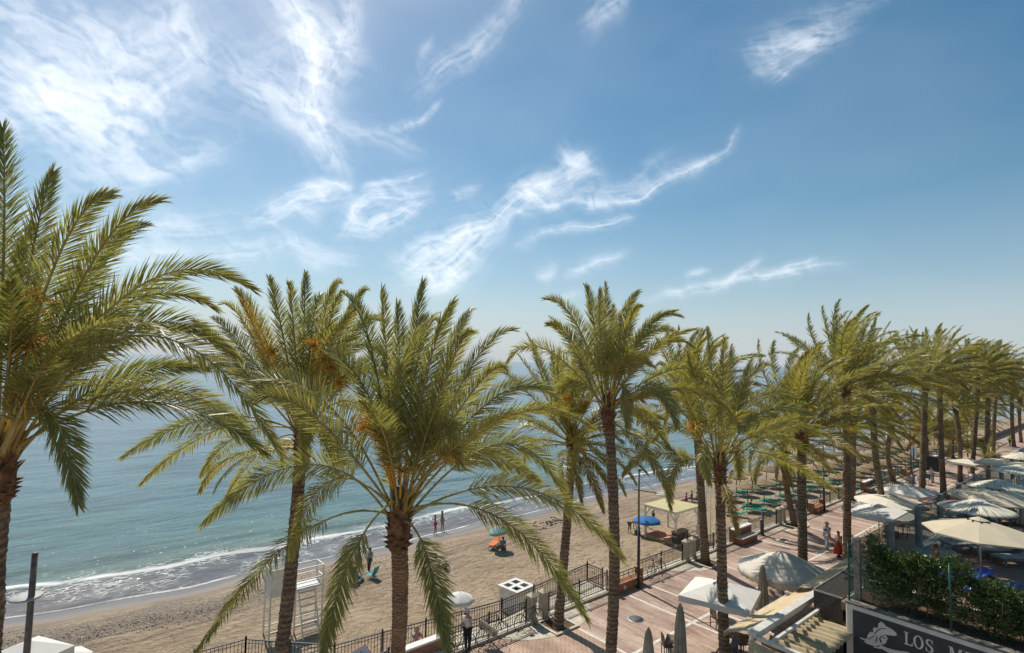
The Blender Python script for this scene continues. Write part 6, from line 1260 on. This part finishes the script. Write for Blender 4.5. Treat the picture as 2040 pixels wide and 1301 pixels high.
def hedge():
    R = np.random.RandomState(4); t = thing('hedge', (0, 0, 0), 'glossy green oleander hedge growing above the cream sign wall', 'hedge'); x0, x1 = xl+.45, 4.5; m_, tt, b = new_mat('hedge_leaf')
    at_ = nd(tt, 'Attribute', attribute_name='tone'); r = nd(tt, 'ValToRGB'); e = r.color_ramp.elements; e[0].color = (.018, .045, .010, 1); e[1].color = (.33, .39, .09, 1); e[1].position = 1; k = e.new(.5); k.color = (.085, .14, .032, 1); lk(tt, at_.outputs['Fac'], r.inputs[0]); lk(tt, r.outputs[0], b.inputs[0]); b.inputs['Roughness'].default_value = .32
    tl_ = nd(tt, 'BsdfTranslucent'); lk(tt, r.outputs[0], tl_.inputs[0]); mx = nd(tt, 'MixShader'); mx.inputs[0].default_value = .25; lk(tt, b.outputs[0], mx.inputs[1]); lk(tt, tl_.outputs[0], mx.inputs[2]); lk(tt, mx.outputs[0], tt.nodes['Material Output'].inputs[0])
    C = []; T_ = []
    nsh = 4200
    for i in range(nsh):                 # shoots: little sprays of leaves
        x = x0+(x1-x0)*R.random(); f = (x-x0)/(x1-x0); top_ = 2.15-.55*min(f*2.2, 1)+.18*math.sin(x*2.3)+.12*math.sin(x*5.1); dens = .97 if x < x0+2.2 else .7
        u = R.random()**(.55 if x < x0+2 else .75); z = TZ+.10+(top_-.1)*u; y = WY+1.0+R.uniform(-.52, .52)*(1-.35*u)
        if R.random() > dens and u < .8: continue
        C.append((x, y, z)); T_.append(u)
    C = np.array(C); T_ = np.array(T_); per = 17; N = len(C)*per
    base = np.repeat(C, per, 0)+R.normal(0, .085, (N, 3)); u = np.repeat(T_, per)
    d = R.normal(0, 1, (N, 3)); d[:, 2] = np.abs(d[:, 2])*.8+.25; d[:, 1] -= .2; d /= np.linalg.norm(d, axis=1, keepdims=True); L = R.uniform(.08, .16, N)[:, None]; w = np.cross(d, R.normal(0, 1, (N, 3))); w /= np.linalg.norm(w, axis=1, keepdims=True); w *= R.uniform(.013, .024, N)[:, None]
    vs = np.stack([base, base+d*L*.45+w, base+d*L, base+d*L*.45-w], 1).reshape(-1, 3); i4 = np.arange(N)*4
    me = bpy.data.meshes.new('foliage'); me.vertices.add(N*4); me.vertices.foreach_set('co', vs.astype('f').ravel()); me.loops.add(N*4); me.loops.foreach_set('vertex_index', np.stack([i4, i4+1, i4+2, i4+3], 1).astype('i').ravel()); me.polygons.add(N); me.polygons.foreach_set('loop_start', (np.arange(N)*4).astype('i')); me.update(calc_edges=True)
    tn = np.clip(.30+R.normal(0, .16, N)+.35*(R.random(N) < .12)+np.repeat(R.normal(0, .14, len(C)), per), 0, 1); a = me.attributes.new('tone', 'FLOAT', 'POINT'); a.data.foreach_set('value', np.repeat(tn, 4).astype('f')); me.materials.append(m_)
    o = bpy.data.objects.new('foliage', me); COL.objects.link(o); o.parent = t
    m = MB()
    for i in range(90):
        x = x0+(x1-x0)*R.random(); y = WY+1.0+R.uniform(-.3, .3); hgt = 1.0+.7*R.random()*(1 if x < x0+2 else .7); a = R.normal(0, .22, 4)
        m.tube([(x, y, TZ), (x+a[0]*.5, y+a[1]*.3, TZ+hgt*.5), (x+a[0]+a[2]*.6, y+a[1]*.8, TZ+hgt)], [.016, .012, .005], 5)
    m.build('stems', noise_mat('hedge_stem', (.10, .07, .04), (.24, .19, .12), .8, 8), t)
hedge()
# young palm behind the glass
p = G(1966, 934, 0); R = np.random.RandomState(8); t = thing('young_palm', (p.x, p.y, 0), 'short young palm with a few stiff fronds behind the glass screen', 'palm tree'); c = Crown()
for az, el, L_ in ((.9, 80, 3.2), (2.6, 62, 2.8), (3.6, 30, 3.4), (4.1, 22, 3.2), (-.6, 35, 3.0), (.3, 55, 2.8), (1.9, 45, 2.6), (5.0, 30, 3.0)): c.frond(free_frond((0, 0, 1.2), az, rad(el), L_*1.15, R, .6, .2), R, 34, .36, .05, .12, .42)
c.build(t); trunk_mesh((0, 0, 1.2), .2, .16, R, t)
# far promenade wall and sea front beyond
m = MB(); m.poly([(-19.5, 112), (-19.2, 112), (-19.2, 400), (-19.5, 400)], .02, .9); tag(m.build('low_wall', noise_mat('dark_stone_wall', (.10, .085, .07), (.22, .19, .16), .9, 3)), 'dark low stone wall closing the far promenade', 'wall')
# far planting at the end of the promenade
def far_tree(x, y, h, r, label):
    R = np.random.RandomState(int(x*7+y)); t = thing('tree', (x, y, 0), label, 'tree', 'far trees behind the terraces'); m = MB(); m.tube([(0, 0, 0), (.1, 0, h*.5), (.2, .1, h*.8)], [.25, .18, .08], 8); m.build('trunk', M_WOOD, t)
    N = 5200; c0 = R.normal(0, 1, (26, 3)); c0 /= np.linalg.norm(c0, axis=1, keepdims=True); c0 *= r*R.uniform(.35, .95, (26, 1)); c0[:, 2] = c0[:, 2]*.75+h*.75; base = c0[R.randint(0, 26, N)]+R.normal(0, r*.2, (N, 3)); d = R.normal(0, 1, (N, 3)); d /= np.linalg.norm(d, axis=1, keepdims=True); w = np.cross(d, R.normal(0, 1, (N, 3))); w /= np.linalg.norm(w, axis=1, keepdims=True)
    vs = np.stack([base, base+d*.16+w*.07, base+d*.32, base+d*.16-w*.07], 1).reshape(-1, 3); i4 = np.arange(N)*4; me = bpy.data.meshes.new('crown'); me.from_pydata([tuple(v) for v in vs], [], [(i, i+1, i+2, i+3) for i in i4]); me.materials.append(M_FARL); o = bpy.data.objects.new('crown', me); COL.objects.link(o); o.parent = t
M_FARL = noise_mat('far_leaf', (.03, .05, .015), (.08, .11, .035), .6, 1)
# ================================================================== SEA HAZE
hz = MB(); hz.poly([(-36000, -29000), (20000, -29000), (20000, 21000), (-36000, 21000)], -7, 20); mh = bpy.data.materials.new('haze'); mh.use_nodes = True; th_ = mh.node_tree; th_.nodes.clear()
oo = th_.nodes.new('ShaderNodeOutputMaterial'); pv = th_.nodes.new('ShaderNodeVolumePrincipled'); pv.inputs['Color'].default_value = (.86, .92, 1, 1); pv.inputs['Density'].default_value = 2.5e-5; pv.inputs['Anisotropy'].default_value = .2
th_.links.new(pv.outputs[0], oo.inputs['Volume']); tag(hz.build('haze', mh), kind='stuff')
